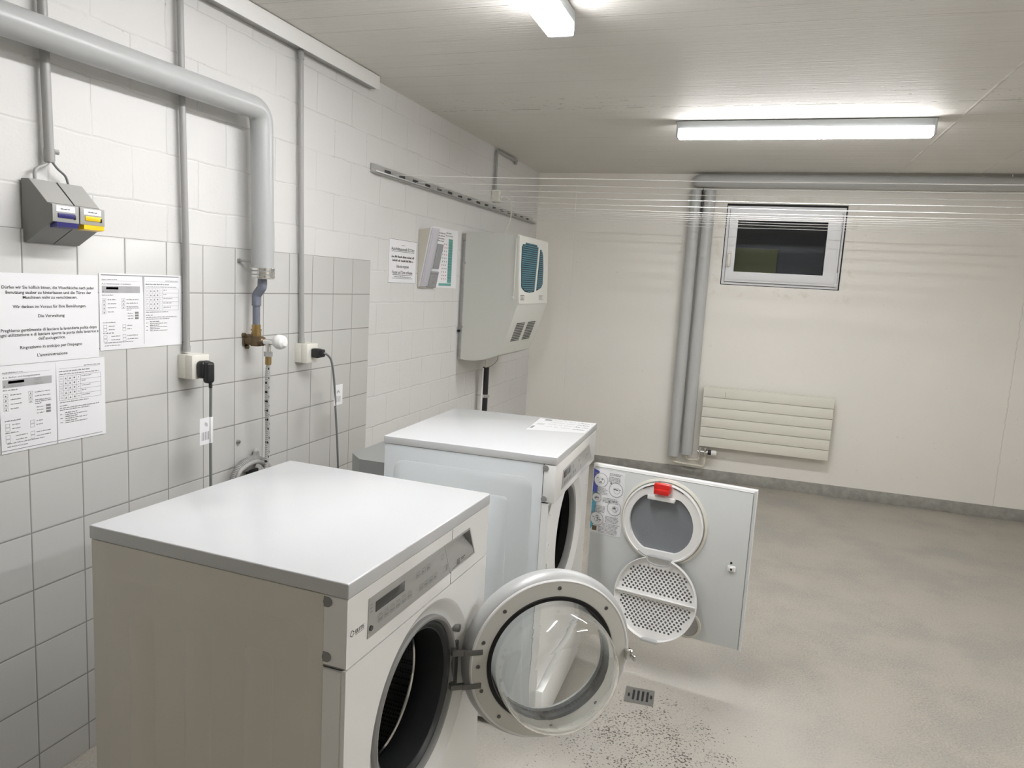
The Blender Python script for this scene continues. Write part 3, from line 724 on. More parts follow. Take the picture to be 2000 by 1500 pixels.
t, F = paper('instruction_sheet', 'white instruction photocopy with dark top edge, right of the large notice', 1.507, 1.125, .295, .208, 0)
manual_page(t, F, .295, .208, ('4.2', 'Elementi di comando e di visualizzazione'), True)
t, F = paper('instruction_sheet', 'lower white instruction photocopy with a dark centre fold, under the large notice', 1.226, .897, .293, .211, 0, x=.0079)
manual_page(t, F, .293, .211, ('4.2', 'Bedien- und Anzeigeelemente'), False)
t, F = paper('ventilation_notice', 'small pale notice with a thin border on the block wall left of the leaflet holder', 3.122, 1.334, .298, .212, 0, x=.0)
pr = MB(); pr.outline(F, .002, .002, .296, .210, .0016)
pr.words(F, .13, .17, .182, .004)
pr.text('Ausschaltautomatik ECOdry', F, .149, .158, .022, 'c', True, width=.245); pr.rect(F, .03, .152, .27, .154)
pr.words(F, .03, .27, .123, .012); pr.words(F, .04, .26, .105, .012)
pr.text('bitte nie vergessen', F, .149, .076, .02, 'c', True, width=.130)
pr.text('Fenster und Türen schliessen', F, .149, .046, .022, 'c', True, width=.215); pr.rect(F, .045, .040, .255, .042)
pr.words(F, .06, .24, .030, .005); pr.rect(F, .04, .024, .26, .0255)
flat(pr, 'printed_text', 'ink', t)

# leaflet holder + chart + booklet
t = thing('wall_chart', 'white chart with a teal table on the wall behind the slanted booklets', 'poster', (.001, 3.60, 1.318))
MB().box((0, 0, 0), (.0015, .345, .325)).build('sheet', 'paper', t)
pr = MB(); F = WL(0, 0, .0016)
pr.rect(F, .215, .03, .272, .272, 1)
for i in range(16): pr.rect(F, .19, .035+i*.015, .272, .0365+i*.015, 2)
for i in range(5): pr.rect(F, .225+i*.010, .03, .2262+i*.010, .272, 2)
pr.rect(F, .10, .012, .272, .026, 1)
for i in range(11):
    for j in range(3):
        pr.disc(F, .135+j*.026+(i % 2)*.006, .05+i*.019, .0045, 0 if random.random() < .7 else 3)
pr.words(F, .07, .25, .300, .007); pr.words(F, .12, .27, .285, .007)
flat(pr, 'printed_table', ['ink_grey', 'teal_print', 'paper', 'red'], t)
LO, LV = Vector((.004, 3.446, 1.322)), Vector((.056, 0, .305))
t = thing('leaflet_holder', 'wedge shaped beige wall holder carrying the grey booklets, left of the teal chart', 'leaflet holder', (.001, 3.440, 1.320))
hb = MB().prism([(0, .004), (.004, .0), (.060, .300), (0, .292)], frame((0, .004, 0), (1, 0, 0), (0, 0, 1)), .003)
hb.box((0, .004, .0), (.0025, .200, .290), .0005).box((0, .004, -.004), (.012, .205, .0), .0005)
hb.build('holder_case', 'cardboard', t)
HF = frame(LO, (0, 1, 0), LV)
t2 = thing('instruction_booklet', 'grey booklets in a clear lilac sleeve leaning in the wall holder', 'booklet', tuple(LO)); IF = Matrix.Translation(-LO) @ HF
MB().box((0, 0, .0), (.192, .308, .006), .001, 0, IF).build('pages', 'paper', t2)
MB().box((.002, .004, .006), (.090, .306, .014), .003, 0, IF).build('sleeve', 'booklet_sleeve', t2)
MB().box((.112, .100, .006), (.186, .232, .010), .001, 0, IF).box((.080, .0, .006), (.190, .086, .014), .002, 0, IF).build('cover', 'booklet', t2)
pr = MB(); F = IF @ Matrix.Translation((0, 0, .0142)); pr.ring(F, .140, .042, .020, .004, 0); pr.rect(F, .09, .070, .180, .077); pr.rect(F, .012, .02, .020, .28, 1)
F = IF @ Matrix.Translation((0, 0, .0062)); pr.rect(F, .093, .06, .098, .26, 0); pr.rect(F, .103, .09, .108, .26, 0)
for y in (.246, .258, .272, .286): pr.words(F, .105, .185, y, .008)
flat(pr, 'cover_print', ['ink_grey', 'fold_grey'], t2)

# ------------------------------------------------------------ heat-pump room dryer on the wall
EY0, EY1 = 4.0, 4.61
t = thing('wall_dehumidifier', 'light grey wall mounted room dryer with teal front grille', 'room dryer', (0, EY0, .90))
FE = frame((0, EY1-EY0, 0), (1, 0, 0), (0, 0, 1))
prof = [(.030, .004), (.060, .0), (.120, .001), (.185, .014), (.262, .045), (.295, .120), (.342, .262), (.366, .345), (.368, .365), (.350, .735), (.346, .742), (.030, .747)]
MB().prism(prof, FE, EY1-EY0).build('housing', 'eco', t)
MB().box((.0, .02, .0), (.03, .05, .70), .001).box((.0, EY1-EY0-.05, .0), (.03, EY1-EY0-.02, .70), .001).box((0, .02, .695), (.03, EY1-EY0-.02, .73)).build('wall_bracket', 'galv', t)
MB().cyl((.012, .004, .17), (.012, -.008, .17), .008, 12).build('bracket_knob', 'black', t)
a, b = Vector((.3685, 0, .350)), Vector((.3505, 0, .738))
FF = frame(a+Vector((.0, .006, 0)), (0, 1, 0), (b-a))       # front face, local u=y, v up
MB().sheet(rrect(0, 0, .598, .386, .006), [], FF, .003).build('front_cover', 'eco_front', t)
g1 = [(.040, .10), (.055, .088), (.11, .070), (.20, .064), (.300, .070), (.375, .335), (.345, .348), (.26, .356), (.15, .352), (.07, .340), (.045, .325), (.035, .21)]
g2 = [(.345, .078), (.40, .086), (.455, .10), (.480, .12), (.490, .21), (.480, .295), (.462, .318), (.420, .332)]
for g_, nm in ((g1, 'grille'), (g2, 'grille')):
    mb = MB().sheet(g_, [], frame(FF @ Vector((0, 0, .0031)), FF.col[0].xyz, FF.col[1].xyz), .0006, 1)
    for i in range(24):
        v0 = .067+i*.0122
        xs = []
        for p in range(len(g_)):
            (xa, ya), (xb, yb) = g_[p], g_[(p+1) % len(g_)]
            if (ya > v0) != (yb > v0): xs.append(xa+(v0-ya)*(xb-xa)/(yb-ya))
        if len(xs) >= 2: mb.box((min(xs)+.001, v0, .003), (max(xs)-.001, v0+.0072, .0065), 0, 0, FF)
    mb.build(nm, ['teal', 'teal_dark'], t)
a2, b2 = Vector((.2965, 0, .122)), Vector((.3425, 0, .260))
FG = frame(a2+Vector((0, 0, 0)), (0, 1, 0), (b2-a2))
mb = MB()
for y0 in (.115, .335):
    for i in range(11): mb.box((y0, .0+i*.0112, 0), (y0+.155, .0058+i*.0112, .0015), .0, 0, FG)
mb.build('vent_slots', 'rubber_dark', t)
pr = MB(); F = frame(FF @ Vector((0, 0, .0035)), FF.col[0].xyz, FF.col[1].xyz)
pr.outline(F, .03, -.0+.022, .10, .050, .003, 0); pr.text('ECO', F, .048, .028, .02, 'l', True); pr.outline(F, .40, .022, .50, .050, .0015, 1)
for i in range(4): pr.words(F, .405, .48, .026+i*.006, .004, 1)
flat(pr, 'badge_print', ['ink', 'ink_grey'], t)
for z in (.568, .196): MB().cyl((.030, .001, z), (.030, -.004, z), .007, 14).build('side_screw', 'steel', t)
MB().box((.335, -.004, .385), (.343, -.0005, .72), .0015).box((.328, -.006, .375), (.345, -.0005, .392), .002).build('edge_clip', 'eco_front', t)
t = thing('drain_pipe', 'black waste pipe with light edges rising from behind the dryer to the room dryer', 'pipe', (.062, 4.36, .0))
MB().cyl((0, 0, .0), (0, 0, .825), .021, 24).build('black_pipe', 'black', t)
MB().cyl((-.013, -.021, .0), (-.013, -.021, .820), .0065, 16).build('white_pipe', 'plastic_white', t)
MB().lathe([(.021, -.010), (.026, -.010), (.026, .010), (.021, .010)], frame((0, 0, .64), (1, 0, 0), (0, 1, 0)), 24).cyl((-.060, 0, .64), (-.02, 0, .64), .004, 10).box((.018, -.01, .632), (.032, .01, .648), .002).build('pipe_clamp', 'chrome', t)
t = thing('condensate_tubes', 'thin pale tubes between the room dryer bottom and the black pipe', 'tube', (.062, 4.36, .82))
MB().tube(smooth([(0, -.01, -.01), (.004, -.012, .04), (.01, -.02, .10)]), .006, 10).build('pale_tube', 'cream', t)
MB().tube(smooth([(0, .006, -.01), (.0, .0, .04), (.006, -.002, .10)]), .007, 10).build('pale_tube', 'cream', t)
MB().tube(smooth([(0, .012, 0), (.02, .04, .01), (.05, .07, .05), (.05, .07, .10)]), .0018, 8).build('thin_wire', 'cable_grey', t)

# small socket above the room dryer
c4 = thing('conduit', 'thin dark conduit from the ceiling corner down to the small socket above the room dryer', 'conduit', (.018, 4.478, 1.945))
MB().tube(fillet([(0, 0, 0), (0, 0, .246), (0, .40, .246)], .02), .009, 14).build('tube', 'conduit', c4)
MB().box((-.012, .375, .222), (.004, .40, .250), .002).build('clip', 'steel', c4)
t = thing('socket_box', 'small cream socket box high on the left wall above the room dryer', 'socket', (0, 4.455, 1.872))
MB().box((0, 0, 0), (.052, .062, .073), .004).build('cover', 'cream', t)
MB().cyl((.052, .038, .036), (.066, .042, .036), .013, 16).build('plug', 'plastic_white', t)
tag(MB().tube(smooth([(.066, 4.497, 1.908), (.085, 4.53, 1.905), (.10, 4.56, 1.88), (.105, 4.57, 1.83), (.10, 4.56, 1.76), (.09, 4.52, 1.70), (.09, 4.50, 1.6475)]), .0032, 10).build('power_cord', 'cream'), 'thin cream cord looping from the small high socket to the room dryer top', 'power cord')

# ------------------------------------------------------------ slotted rails and drying lines
def rail(x, flip, label):
    t = thing('slotted_rail', label, 'rail', (x, 2.93, 1.815)); s = -1 if flip else 1; L = 2.44
    slots = [rrect(.120+k*.1435, .010, .185+k*.1435, .030, .006, 3) for k in range(16)]
    T0 = frame((s*.003, 0, 0), (0, 1, 0), (0, 0, 1)) if not flip else frame((-.005, 0, 0), (0, 1, 0), (0, 0, 1))
    MB().sheet([(0, .004), (L, .004), (L, .040), (0, .040)], slots, T0, .0018).box((0, 0, 0.0), (s*.030, L, .0035), .0008).box((s*.0275, 0, 0), (s*.030, L, .010), .0006).build('channel', 'galv', t)
    MB().box((s*.0005, .10, .009), (s*.002, L-.05, .031)).build('slot_shade_strip', 'rubber_dark', t)  # dark strip standing in for the shade inside the rail slots
    return t
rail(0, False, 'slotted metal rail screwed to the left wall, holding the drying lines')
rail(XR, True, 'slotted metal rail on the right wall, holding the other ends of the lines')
LY = [3.14, 3.38, 3.60, 3.85, 4.10, 4.38, 4.52, 4.62, 4.75, 4.90, 5.06, 5.26]
ORD = ['nearest', 'second', 'third', 'fourth', 'fifth', 'sixth', 'seventh', 'eighth', 'ninth', 'tenth', 'eleventh', 'farthest']
for i, y in enumerate(LY):
    n = 14; sag = .006+.010*random.random(); ph = random.random()*6
    pts = [(.006+(XR-.012)*k/n, y+.004*math.sin(k*1.1+ph)*(0 < k < n), 1.834-sag*4*(k/n)*(1-k/n)+.0012*math.sin(k*1.9+ph)*(0 < k < n)) for k in range(n+1)]
    mb = MB().tube(pts, .0018, 6).tube(smooth([(.006, y, 1.834), (.004, y-.012, 1.826), (.008, y+.008, 1.822), (.006, y, 1.834)], 5), .0014, 6)
    lab = 'white drying line, %s from the camera, stretched between the two slotted rails' % ORD[i] if i not in (0, 11) else 'white drying line %s the camera, stretched between the two slotted rails' % ('nearest' if i == 0 else 'farthest from')
    tag(mb.build('drying_line', 'cord'), lab, 'clothes line', 'drying lines under the ceiling')

# ------------------------------------------------------------ back wall pipes and radiator
t = thing('heating_pipe', 'thick grey insulated pipe running level under the ceiling on the back wall', 'pipe', (1.19, 5.40, 2.150))
MB().tube(fillet([(0, .088, 0), (0, 0, 0), (XR-1.19, 0, 0)], .05, 10), .044, 32).build('pipe_jacket', 'pvc_back', t)
for hx in (.63, 1.9): MB().cyl((hx, 0, .03), (hx, 0, .058), .004, 8).build('hanger_rod', 'steel', t)
for x, lab in ((1.183, 'left of the two grey insulated pipes standing beside the radiator'), (1.277, 'right of the two grey insulated pipes, next to the radiator')):
    z0 = .168 if x < 1.2 else .192
    t = thing('heating_riser', lab, 'pipe', (x, 5.425, z0))
    MB().cyl((0, 0, 0), (0, 0, 2.088-z0), .0415, 32).build('pipe_jacket', 'pvc_back', t)
    mb = MB()
    for z in (.002, 1.46-z0, 1.62-z0, 2.072-z0): mb.lathe([(.0405, 0), (.0422, .001), (.0422, .009), (.0405, .010)], frame((0, 0, z), (1, 0, 0), (0, 1, 0)), 32)
    mb.build('jacket_band', 'pvc_back', t)
    MB().cyl((0, .038, 1.2), (0, YB-5.425, 1.2), .005, 10).build('wall_clamp', 'steel', t)
    if x < 1.2: MB().box((.0428, -.030, 1.93-z0), (.0495, .0, 2.102-z0), .001).build('rubber_strap', 'black', t)
t = thing('radiator_pipes', 'thin cream pipes from the grey insulated pipes to the radiator valve', 'pipe', (1.183, 5.425, .10))
MB().tube(fillet([(0, 0, .07), (0, 0, .022), (.225, 0, .012), (.225, 0, .10)], .02), .0095, 12).build('pipe_run', 'cream_pipe', t)
MB().tube(fillet([(.094, 0, .095), (.094, 0, .054), (.182, 0, .054), (.182, 0, .10)], .018), .009, 12).build('pipe_run', 'cream_pipe', t)
t = thing('radiator_valve', 'radiator valve with black collar and white thermostat head', 'valve', (1.37, 5.415, .225))
MB().cyl((-.015, 0, 0), (.060, 0, 0), .009, 14).cyl((0, 0, -.03), (0, 0, .035), .010, 14).cyl((.038, 0, -.03), (.038, 0, .035), .010, 14).cyl((.04, 0, .0), (.04, -.03, .0), .009, 12).build('valve_body', 'chrome', t)
MB().cyl((.058, 0, 0), (.082, 0, 0), .018, 20).build('collar', 'black', t)
MB().lathe([(0, 0), (.016, 0), (.019, .006), (.020, .02), (.018, .034), (.012, .041), (0, .043)], frame((.080, 0, 0), (0, 1, 0), (0, 0, 1)), 24, closed=False).build('thermostat_head', 'plastic_white', t)
RX0, RX1, RZ0, RZ1, RY = 1.362, 2.231, .268, .710, 5.400
t = thing('radiator', 'flat cream panel radiator with horizontal slats under the window', 'radiator', (RX0, RY, RZ0))
wd = RX1-RX0; ht = RZ1-RZ0; sh = (ht-.004)/6
for i in range(6):
    MB().box((0, 0, i*sh+.0018), (wd, .018, (i+1)*sh-.0018), .0008).build('slat', 'radiator', t)
MB().box((.004, .014, .004), (wd-.004, .045, ht-.004), .002).box((-.001, .004, .0), (.002, .045, ht), .001).box((wd-.002, .004, 0), (wd+.001, .045, ht), .001).box((0, .002, ht-.005), (wd, .045, ht), .0015).build('back_panel', 'radiator', t)
for bx_ in (.15, wd-.17): MB().box((bx_, .045, .05), (bx_+.02, YB-RY, .40)).build('wall_bracket', 'galv', t)
MB().box((.150, -.0012, ht-.066), (.1525, .0005, ht-.032)).build('air_slot', 'ink_grey', t)

# ------------------------------------------------------------ lamps
def lamp(label, loc, L, along):
    t = thing('batten_light', label, 'ceiling light', (loc[0], loc[1], H), group='batten lights on the ceiling')
    def bx(mb, a, b, r=0, mi=0):
        if along == 'x': return mb.box(a, b, r, mi)
        return mb.box((a[1], a[0], a[2]), (b[1], b[0], b[2]), r, mi)
    bx(bx(MB(), (-L/2-.008, -.024, -.004), (L/2+.008, .024, -.0005)), (-L/2, -.040, -.040), (L/2, .040, -.004), .003).build('lamp_housing', 'lampbody', t)
    bx(MB(), (-L/2+.010, -.042, -.0665), (L/2-.010, .042, -.0405)).build('diffuser_side', 'lamp_side', t)
    bx(MB(), (-L/2+.010, -.040, -.079), (L/2-.010, .040, -.0670), .006).build('diffuser', 'lamp', t)
    bx(MB(), (-L/2-.002, -.043, -.080), (-L/2+.010, .043, -.006), .005).build('end_cap', 'lampbody', t)
    bx(MB(), (L/2-.010, -.043, -.080), (L/2+.002, .043, -.006), .005).build('end_cap', 'lampbody', t)
lamp('lit batten light parallel to the back wall, in front of the window', (1.778, 3.845), 1.145, 'x')
lamp('lit batten light pointing into the room, cut off by the top of the picture', (1.012, 1.73), 1.145, 'y')
lamp('lit batten light on the right side of the room, outside the picture', (3.02, 1.70), 1.145, 'y')

# ------------------------------------------------------------ floor drain
t = thing('floor_drain', 'small square metal floor drain grate in the worn patch', 'drain', (1.372, 2.308, 0), rad(4))
slots = [rrect(.018+k*.0165, .02, .0265+k*.0165, .078, .004, 3) for k in range(4)] 
slots = [rrect(.0095, .032, .0165, .056, .003, 3), *[rrect(.0245+k*.0155, .016, .0325+k*.0155, .080, .0035, 3) for k in range(4)], rrect(.0875-.0035, .038, .0875+.0035, .062, .003, 3)]
MB().sheet([(0, 0), (.097, 0), (.097, .095), (0, .095)], slots, frame((0, 0, .0006), (1, 0, 0), (0, 1, 0)), .0022).build('grate', 'steel', t)
MB().box((.003, .003, .0001), (.094, .092, .0005)).build('drain_well', 'gap', t)

# ------------------------------------------------------------ washing machine (near)
AX = (.5077, 1.0202); AYAW = -.0408; D, Wd, ZT = .5775, .60, .8683
wm = thing('washing_machine', 'nearest white front loading washing machine with its round glass door open', 'washing machine', (AX[0], AX[1], 0), AYAW)
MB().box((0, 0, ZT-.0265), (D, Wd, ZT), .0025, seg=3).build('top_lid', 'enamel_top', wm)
zc = ZT-.0278            # underside line of the lid
def relief(mb, poly, T, h): return mb.sheet(poly, [], T, h)
SN = frame((0, 0, 0), (1, 0, 0), (0, 0, 1))     # near side, normal -y
sp = MB().box((.003, .002, .02), (.5295, .010, zc), .001)
mb = sp
def framed(mb, x0, z0, x1, z1, r, h, T):
    """raised rounded panel with a soft shoulder"""
    o = rrect(x0, z0, x1, z1, r, 6); i = rrect(x0+h*2.2, z0+h*2.2, x1-h*2.2, z1-h*2.2, max(.002, r-h*2.2), 6); n = len(o)
    vs = [(p[0], p[1], 0) for p in o]+[(p[0], p[1], h) for p in i]
    return mb.add(vs, [(k, (k+1) % n, n+(k+1) % n, n+k) for k in range(n)]+[tuple(range(n, 2*n))], 0, T)
SNf = frame((0, .002, 0), (1, 0, 0), (0, 0, 1))
framed(mb, .037, .03, .499, .780, .035, .0015, SNf)
SNg = frame((0, .0005, 0), (1, 0, 0), (0, 0, 1))
for a, b in ((.097, .160), (.231, .294), (.367, .430)): framed(mb, a, .06, b, .714, .016, .0018, SNg)
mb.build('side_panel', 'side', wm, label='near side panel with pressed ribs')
MB().box((.003, Wd-.010, .02), (.5295, Wd-.002, zc), .001).build('side_panel', 'enamel', wm)
MB().box((.003, .010, .02), (.010, Wd-.010, zc)).build('back_panel', 'galv', wm)
MB().box((.010, .010, .02), (.5295, Wd-.010, .03)).build('base_plate', 'galv', wm)
for x in (.05, .50):
    for y in (.05, .55): MB().cyl((x, y, 0), (x, y, .022), .02, 16).build('foot', 'black', wm)
# front lower panel with dished porthole
CY, CZ = .300, .495
FT = WL(0, 0, .530)
lo = [(.001, .02), (Wd-.001, .02), (Wd-.001, .7145), (.001, .7145)]
fp = MB().sheet(lo, [circ(CY, CZ, .213, 96)], WL(0, 0, D-.012), .010)
fp.box((.5305, .001, .02), (D-.010, .004, .7145)).box((.5305, Wd-.004, .02), (D-.010, Wd-.001, .7145)).box((.5305, .001, .711), (D-.01, Wd-.001, .7145)).box((.5305, .001, .02), (D-.01, Wd-.001, .024))
fp.lathe([(.213, -.002), (.206, -.005), (.192, -.017), (.181, -.022), (.175, -.023), (.175, -.035), (.216, -.012)], WL(CY, CZ, D), 96)
fp.build('front_panel', 'enamel', wm)
# control panel
FZ = WL(0, 0, D-.003)
hole = [(.402, .7485), (.521, .7485), (.4875, .8120), (.370, .8120)]
cpn = MB().sheet(rrect(.001, .7175, Wd-.001, zc, .003, 3), [hole], WL(0, 0, .5305), D-.002-.5305)
cpn.build('control_panel', 'enamel', wm)
for z in (.830, .733): MB().cyl((.538, .0015, z), (.538, -.0015, z), .0085, 18).box((.5306, -.001, z-.0085), (.538, .0015, z+.0085)).build('cover_plug', 'rubber', wm)
fa = MB().sheet([(.064, .744), (.392, .744), (.357, .8165), (.066, .8165)], [], FZ, .0022); fascia = fa.build('fascia', 'fascia', wm)
FP = WL(0, 0, D-.0006)
MB().box((D-.0008, .088, .784), (D+.0002, .190, .803), .0003).build('display', 'fascia_dark', fascia)
pr = MB(); F = FP
for x in (.098, .119, .140, .161, .183, .205): pr.outline(F, x, .760, x+.014, .772, .0008); pr.words(F, x+.002, x+.012, .7635, .004); pr.rect(F, x, .7745, x+.012, .7755)
for x in (.237, .259, .281): pr.outline(F, x, .789, x+.014, .801, .0008); pr.words(F, x+.002, x+.012, .7925, .004)
for x in (.252, .273, .294, .314): pr.outline(F, x, .758, x+.014, .770, .0008); pr.words(F, x+.002, x+.012, .7615, .004)
pr.outline(F, .344, .790, .357, .800, .0008); pr.outline(F, .358, .758, .370, .770, .0008); pr.rect(F, .372, .757, .377, .771)
for y in (.790, .797, .803): pr.rect(F, .069, y, .078, y+.0012)
flat(pr, 'button_print', 'ink_grey', fascia)
MB().cyl((D-.001, .073, .761), (D+.002, .073, .761), .0048, 20).build('indicator_button', 'fascia_dark', fascia)
# drawer
dw = MB().sheet([(.3945, .744), (.527, .744), (.490, .8165), (.3595, .8165)], [hole], FZ, .0018)
drawer = dw.build('detergent_drawer', 'fascia', wm)
gr = MB()
n = 14; vs = []; fs = []
for i in range(n+1):
    for j in range(n+1):
        u, v = i/n, j/n
        y = hole[0][0]+(hole[1][0]-hole[0][0])*u; yt = hole[3][0]+(hole[2][0]-hole[3][0])*u
        y = y+(yt-y)*v; z = hole[0][1]+(hole[3][1]-hole[0][1])*v
        e = max(0, (v-.12)/.88); e = e*e*(3-2*e)
        dep = .0012+.022*e*(.30+.70*u)
        vs.append((D-.0008-dep, y, z))
for i in range(n):
    for j in range(n): a_ = i*(n+1)+j; fs.append((a_, a_+n+1, a_+n+2, a_+1))
b0 = len(vs)
rim = [k for k in range(0, (n+1)*(n+1), n+1)]+[n*(n+1)+k for k in range(1, n+1)]+[(n+1)*k+n for k in range(n-1, -1, -1)]+[k for k in range(n-1, 0, -1)]
for k in rim: vs.append((D-.0014, vs[k][1], vs[k][2]))
for q_ in range(len(rim)): fs.append((rim[q_], rim[(q_+1) % len(rim)], b0+(q_+1) % len(rim), b0+q_))
flat(gr.add(vs, fs), 'handle_hollow', 'fascia', drawer)
pr = MB(); F = WL(0, 0, D-.0016); pr.outline(F, .428, .7505, .441, .762, .0010); pr.ring(F, .4345, .756, .0035, .0010); pr.rect(F, .448, .758, .470, .7595); pr.rect(F, .450, .7545, .464, .7558)
flat(pr, 'drawer_print', 'ink', drawer)
MB().box((D-.0025, .3985, .7178), (D-.0015, .3995, .744)).box((D-.0025, .3985, .8165), (D-.0015, .3995, .8395)).box((D-.003, .3925, .744), (D-.0003, .394, .745)).build('drawer_seam', 'gap', drawer)
mb = MB(); F = WL(0, 0, D-.0018)
mb.text('ELITE', F, .0265, .7715, .0095, 'l', True, width=.0270); mb.rect(F, .0265, .7685, .0535, .7692)
for k in range(4):
    a = k*PI/2; c, s = math.cos(a), math.sin(a); q = lambda x, y: (.0165+(x*c-y*s), .7755+(x*s+y*c), .0002)
    mb.add([q(-.0062, .001), q(-.0042, .001), q(-.0002, .0052), q(-.0012, .0066)], [(0, 1, 2, 3)], 0, F)
flat(mb, 'brand_lettering', 'ink', wm)
# seal, drum
GX = D-.026
MB().lathe([(.1765, .002), (.1755, .010), (.172, .014), (.167, .013), (.1635, .008), (.162, .0), (.162, -.02), (.172, -.05), (.1765, -.04)], WL(CY, CZ, GX), 96).build('door_seal', 'rubber', wm)
MB().lathe([(.1635, .003), (.156, .004), (.149, -.002), (.1455, -.010), (.1450, -.03), (.151, -.070), (.160, -.076), (.158, -.082), (.1490, -.072), (.1425, -.04), (.145, -.004), (.155, -.004)], WL(CY, CZ, GX), 80).build('inner_bellows', 'rubber_dark', wm)
MB().lathe([(.1415, -.080), (.1435, -.0765), (.1460, -.080), (.1435, -.0835)], WL(CY, CZ, GX), 80).build('drum_rim', 'chrome', wm)
MB().lathe([(.1445, -.081), (.225, -.094), (.228, -.10), (.228, -.40), (.0, -.405)], WL(CY, CZ, GX), 80, closed=False).build('drum', 'drum', wm)
mb = MB()
for k in range(3):
    a = rad(20+120*k); c, s = math.cos(a), math.sin(a)
    mb.add([(x_*c-y_*s, x_*s+y_*c, z_) for z_ in (-.11, -.395) for x_, y_ in ((.228, -.03), (.190, -.012), (.180, 0), (.190, .012), (.228, .03))],
           [(0, 1, 6, 5), (1, 2, 7, 6), (2, 3, 8, 7), (3, 4, 9, 8), (0, 1, 2, 3, 4), (9, 8, 7, 6, 5)], 0, WL(CY, CZ, GX))
mb.build('drum_paddle', 'rubber_dark', wm)
# door: hinge side far (+y); opens past 90 degrees.  world centre and facing found from the photograph
DC = Vector((1.2895, 1.577, .495)); DPH = rad(34.9)
rot = Matrix.Rotation(-AYAW, 4, 'Z')
dcl = rot @ Vector((DC.x-AX[0], DC.y-AX[1], 0)); dcl.z = DC.z
door = None
FD = frame((0, 0, 0), (1, 0, 0), (0, 0, 1))      # door local: x from hinge outwards, normal -y = inner side
RS = .177
dm = MB()
dm.lathe([(.153, -.004), (.157, .0), (.188, .0), (.192, -.002)], FD, 96, closed=True)
dm.lathe([(.153, -.004), (.158, .0004), (.1905, .0004), (.194, -.004), (.150, -.020)], FD, 96)
door = dm.build('door', 'plastic_door', wm, loc=dcl, rotz=DPH-AYAW, label='open round door with clear glass bowl')
MB().lathe([(.1900, -.006), (.1912, .0008), (.1945, .0016), (.1975, -.0005), (.1975, -.006)], FD, 112).build('rim_lip', 'plastic_white', door)
MB().lathe([(.1915, -.008), (.194, -.003), (.197, -.002), (.199, -.003), (.2075, -.016), (.2105, -.030), (.208, -.042), (.198, -.052), (.170, -.056), (.150, -.050), (.150, -.044), (.190, -.044), (.205, -.035)], FD, 112).build('door_rim', 'silver', door)
MB().lathe([(.1545, -.018), (.1570, -.001), (.1555, .003), (.147, .002), (.1450, -.004), (.1450, -.020)], FD, 96).build('glass_gasket', 'seal_black', door)
bo = [(.1450, -.030), (.1450, -.010), (.1446, .010), (.1425, .045), (.1395, .070), (.1345, .088), (.127, .101), (.117, .109), (.104, .1135), (.088, .1145), (.060, .1115), (.0, .1075)]
bi = [(.0, .1015), (.060, .1055), (.088, .1085), (.102, .1075), (.1135, .1035), (.1225, .0965), (.1295, .0855), (.1345, .069), (.1378, .044), (.1398, .010), (.1402, -.010), (.1402, -.030)]
MB().lathe(bo+bi, FD, 112, closed=True).build('glass_bowl', 'glass', door)
for a in (87, 133, 42, 161, 180, 200, 227, 273, 315):
    x, z = RS*math.cos(rad(a)), RS*math.sin(rad(a))
    MB().lathe([(0, .0005), (.0048, .0005), (.0045, .0018), (.0022, .002), (.002, .0008), (0, .0008)], frame((x, 0, z), (1, 0, 0), (0, 0, 1)), 16, closed=False).build('screw', 'dark_metal', door)
la = MB().box((.188, -.016, -.012), (.204, -.0005, .012), .002).box((.200, -.030, -.009), (.205, -.012, .003), .001).box((.196, -.022, .006), (.2, -.002, .012), .001)
la.build('door_latch', 'chrome', door)
for z in (.036, -.046):
    mb = MB()
    mb.box((-.212, -.0035, z-.0065), (-.168, -.0008, z+.0065), .001).box((-.240, -.002, z-.0065), (-.205, .010, z+.0065), .003)
    mb.build('hinge_arm', 'dark_metal', door)
# hinge block on the body
hl = Vector((D-.030, CY+.171, 0))
mb = MB().box((D-.030, CY+.163, CZ-.060), (D-.012, CY+.186, CZ+.052), .003)
hp = dcl + Matrix.Rotation(DPH-AYAW, 3, 'Z') @ Vector((-.238, .004, 0))
for z in (.036, -.046):
    mb.tube(smooth([(D-.020, CY+.176, CZ+z), ((D-.020+hp.x)/2, (CY+.176+hp.y)/2+.004, CZ+z), (hp.x, hp.y, CZ+z)]), .0068, 10)
mb.build('hinge', 'dark_metal', wm)
MB().cyl((D-.034, CY+.168, CZ+.088), (D-.006, CY+.170, CZ+.088), .009, 16).build('seal_clip', 'steel', wm)

# ------------------------------------------------------------ tumble dryer (far)
BX = (.608, 1.995); BYAW = .0175; D2, Z2 = .557, .876
td = thing('tumble_dryer', 'farther white tumble dryer with its square front door wide open', 'tumble dryer', (BX[0], BX[1], 0), BYAW)
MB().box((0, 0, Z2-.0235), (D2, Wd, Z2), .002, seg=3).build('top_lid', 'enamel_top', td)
zb = Z2-.0243
SB = frame((0, .002, 0), (1, 0, 0), (0, 0, 1)); SBg = frame((0, .0005, 0), (1, 0, 0), (0, 0, 1))
mb = MB().box((.003, .002, .02), (.5165, .010, zb), .001)
framed(mb, .036, .03, .487, .806, .035, .0014, SB)
for a, b in ((.10, .17), (.235, .305), (.345, .415)): framed(mb, a, .06, b, .738, .016, .0013, SBg)
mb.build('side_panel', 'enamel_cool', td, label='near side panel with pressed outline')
MB().box((.003, Wd-.010, .02), (.5165, Wd-.002, zb), .001).build('side_panel', 'enamel', td)
MB().box((.003, .010, .02), (.010, Wd-.010, zb)).build('back_panel', 'galv', td)
MB().box((.010, .010, .02), (.5165, Wd-.010, .03)).build('base_plate', 'galv', td)
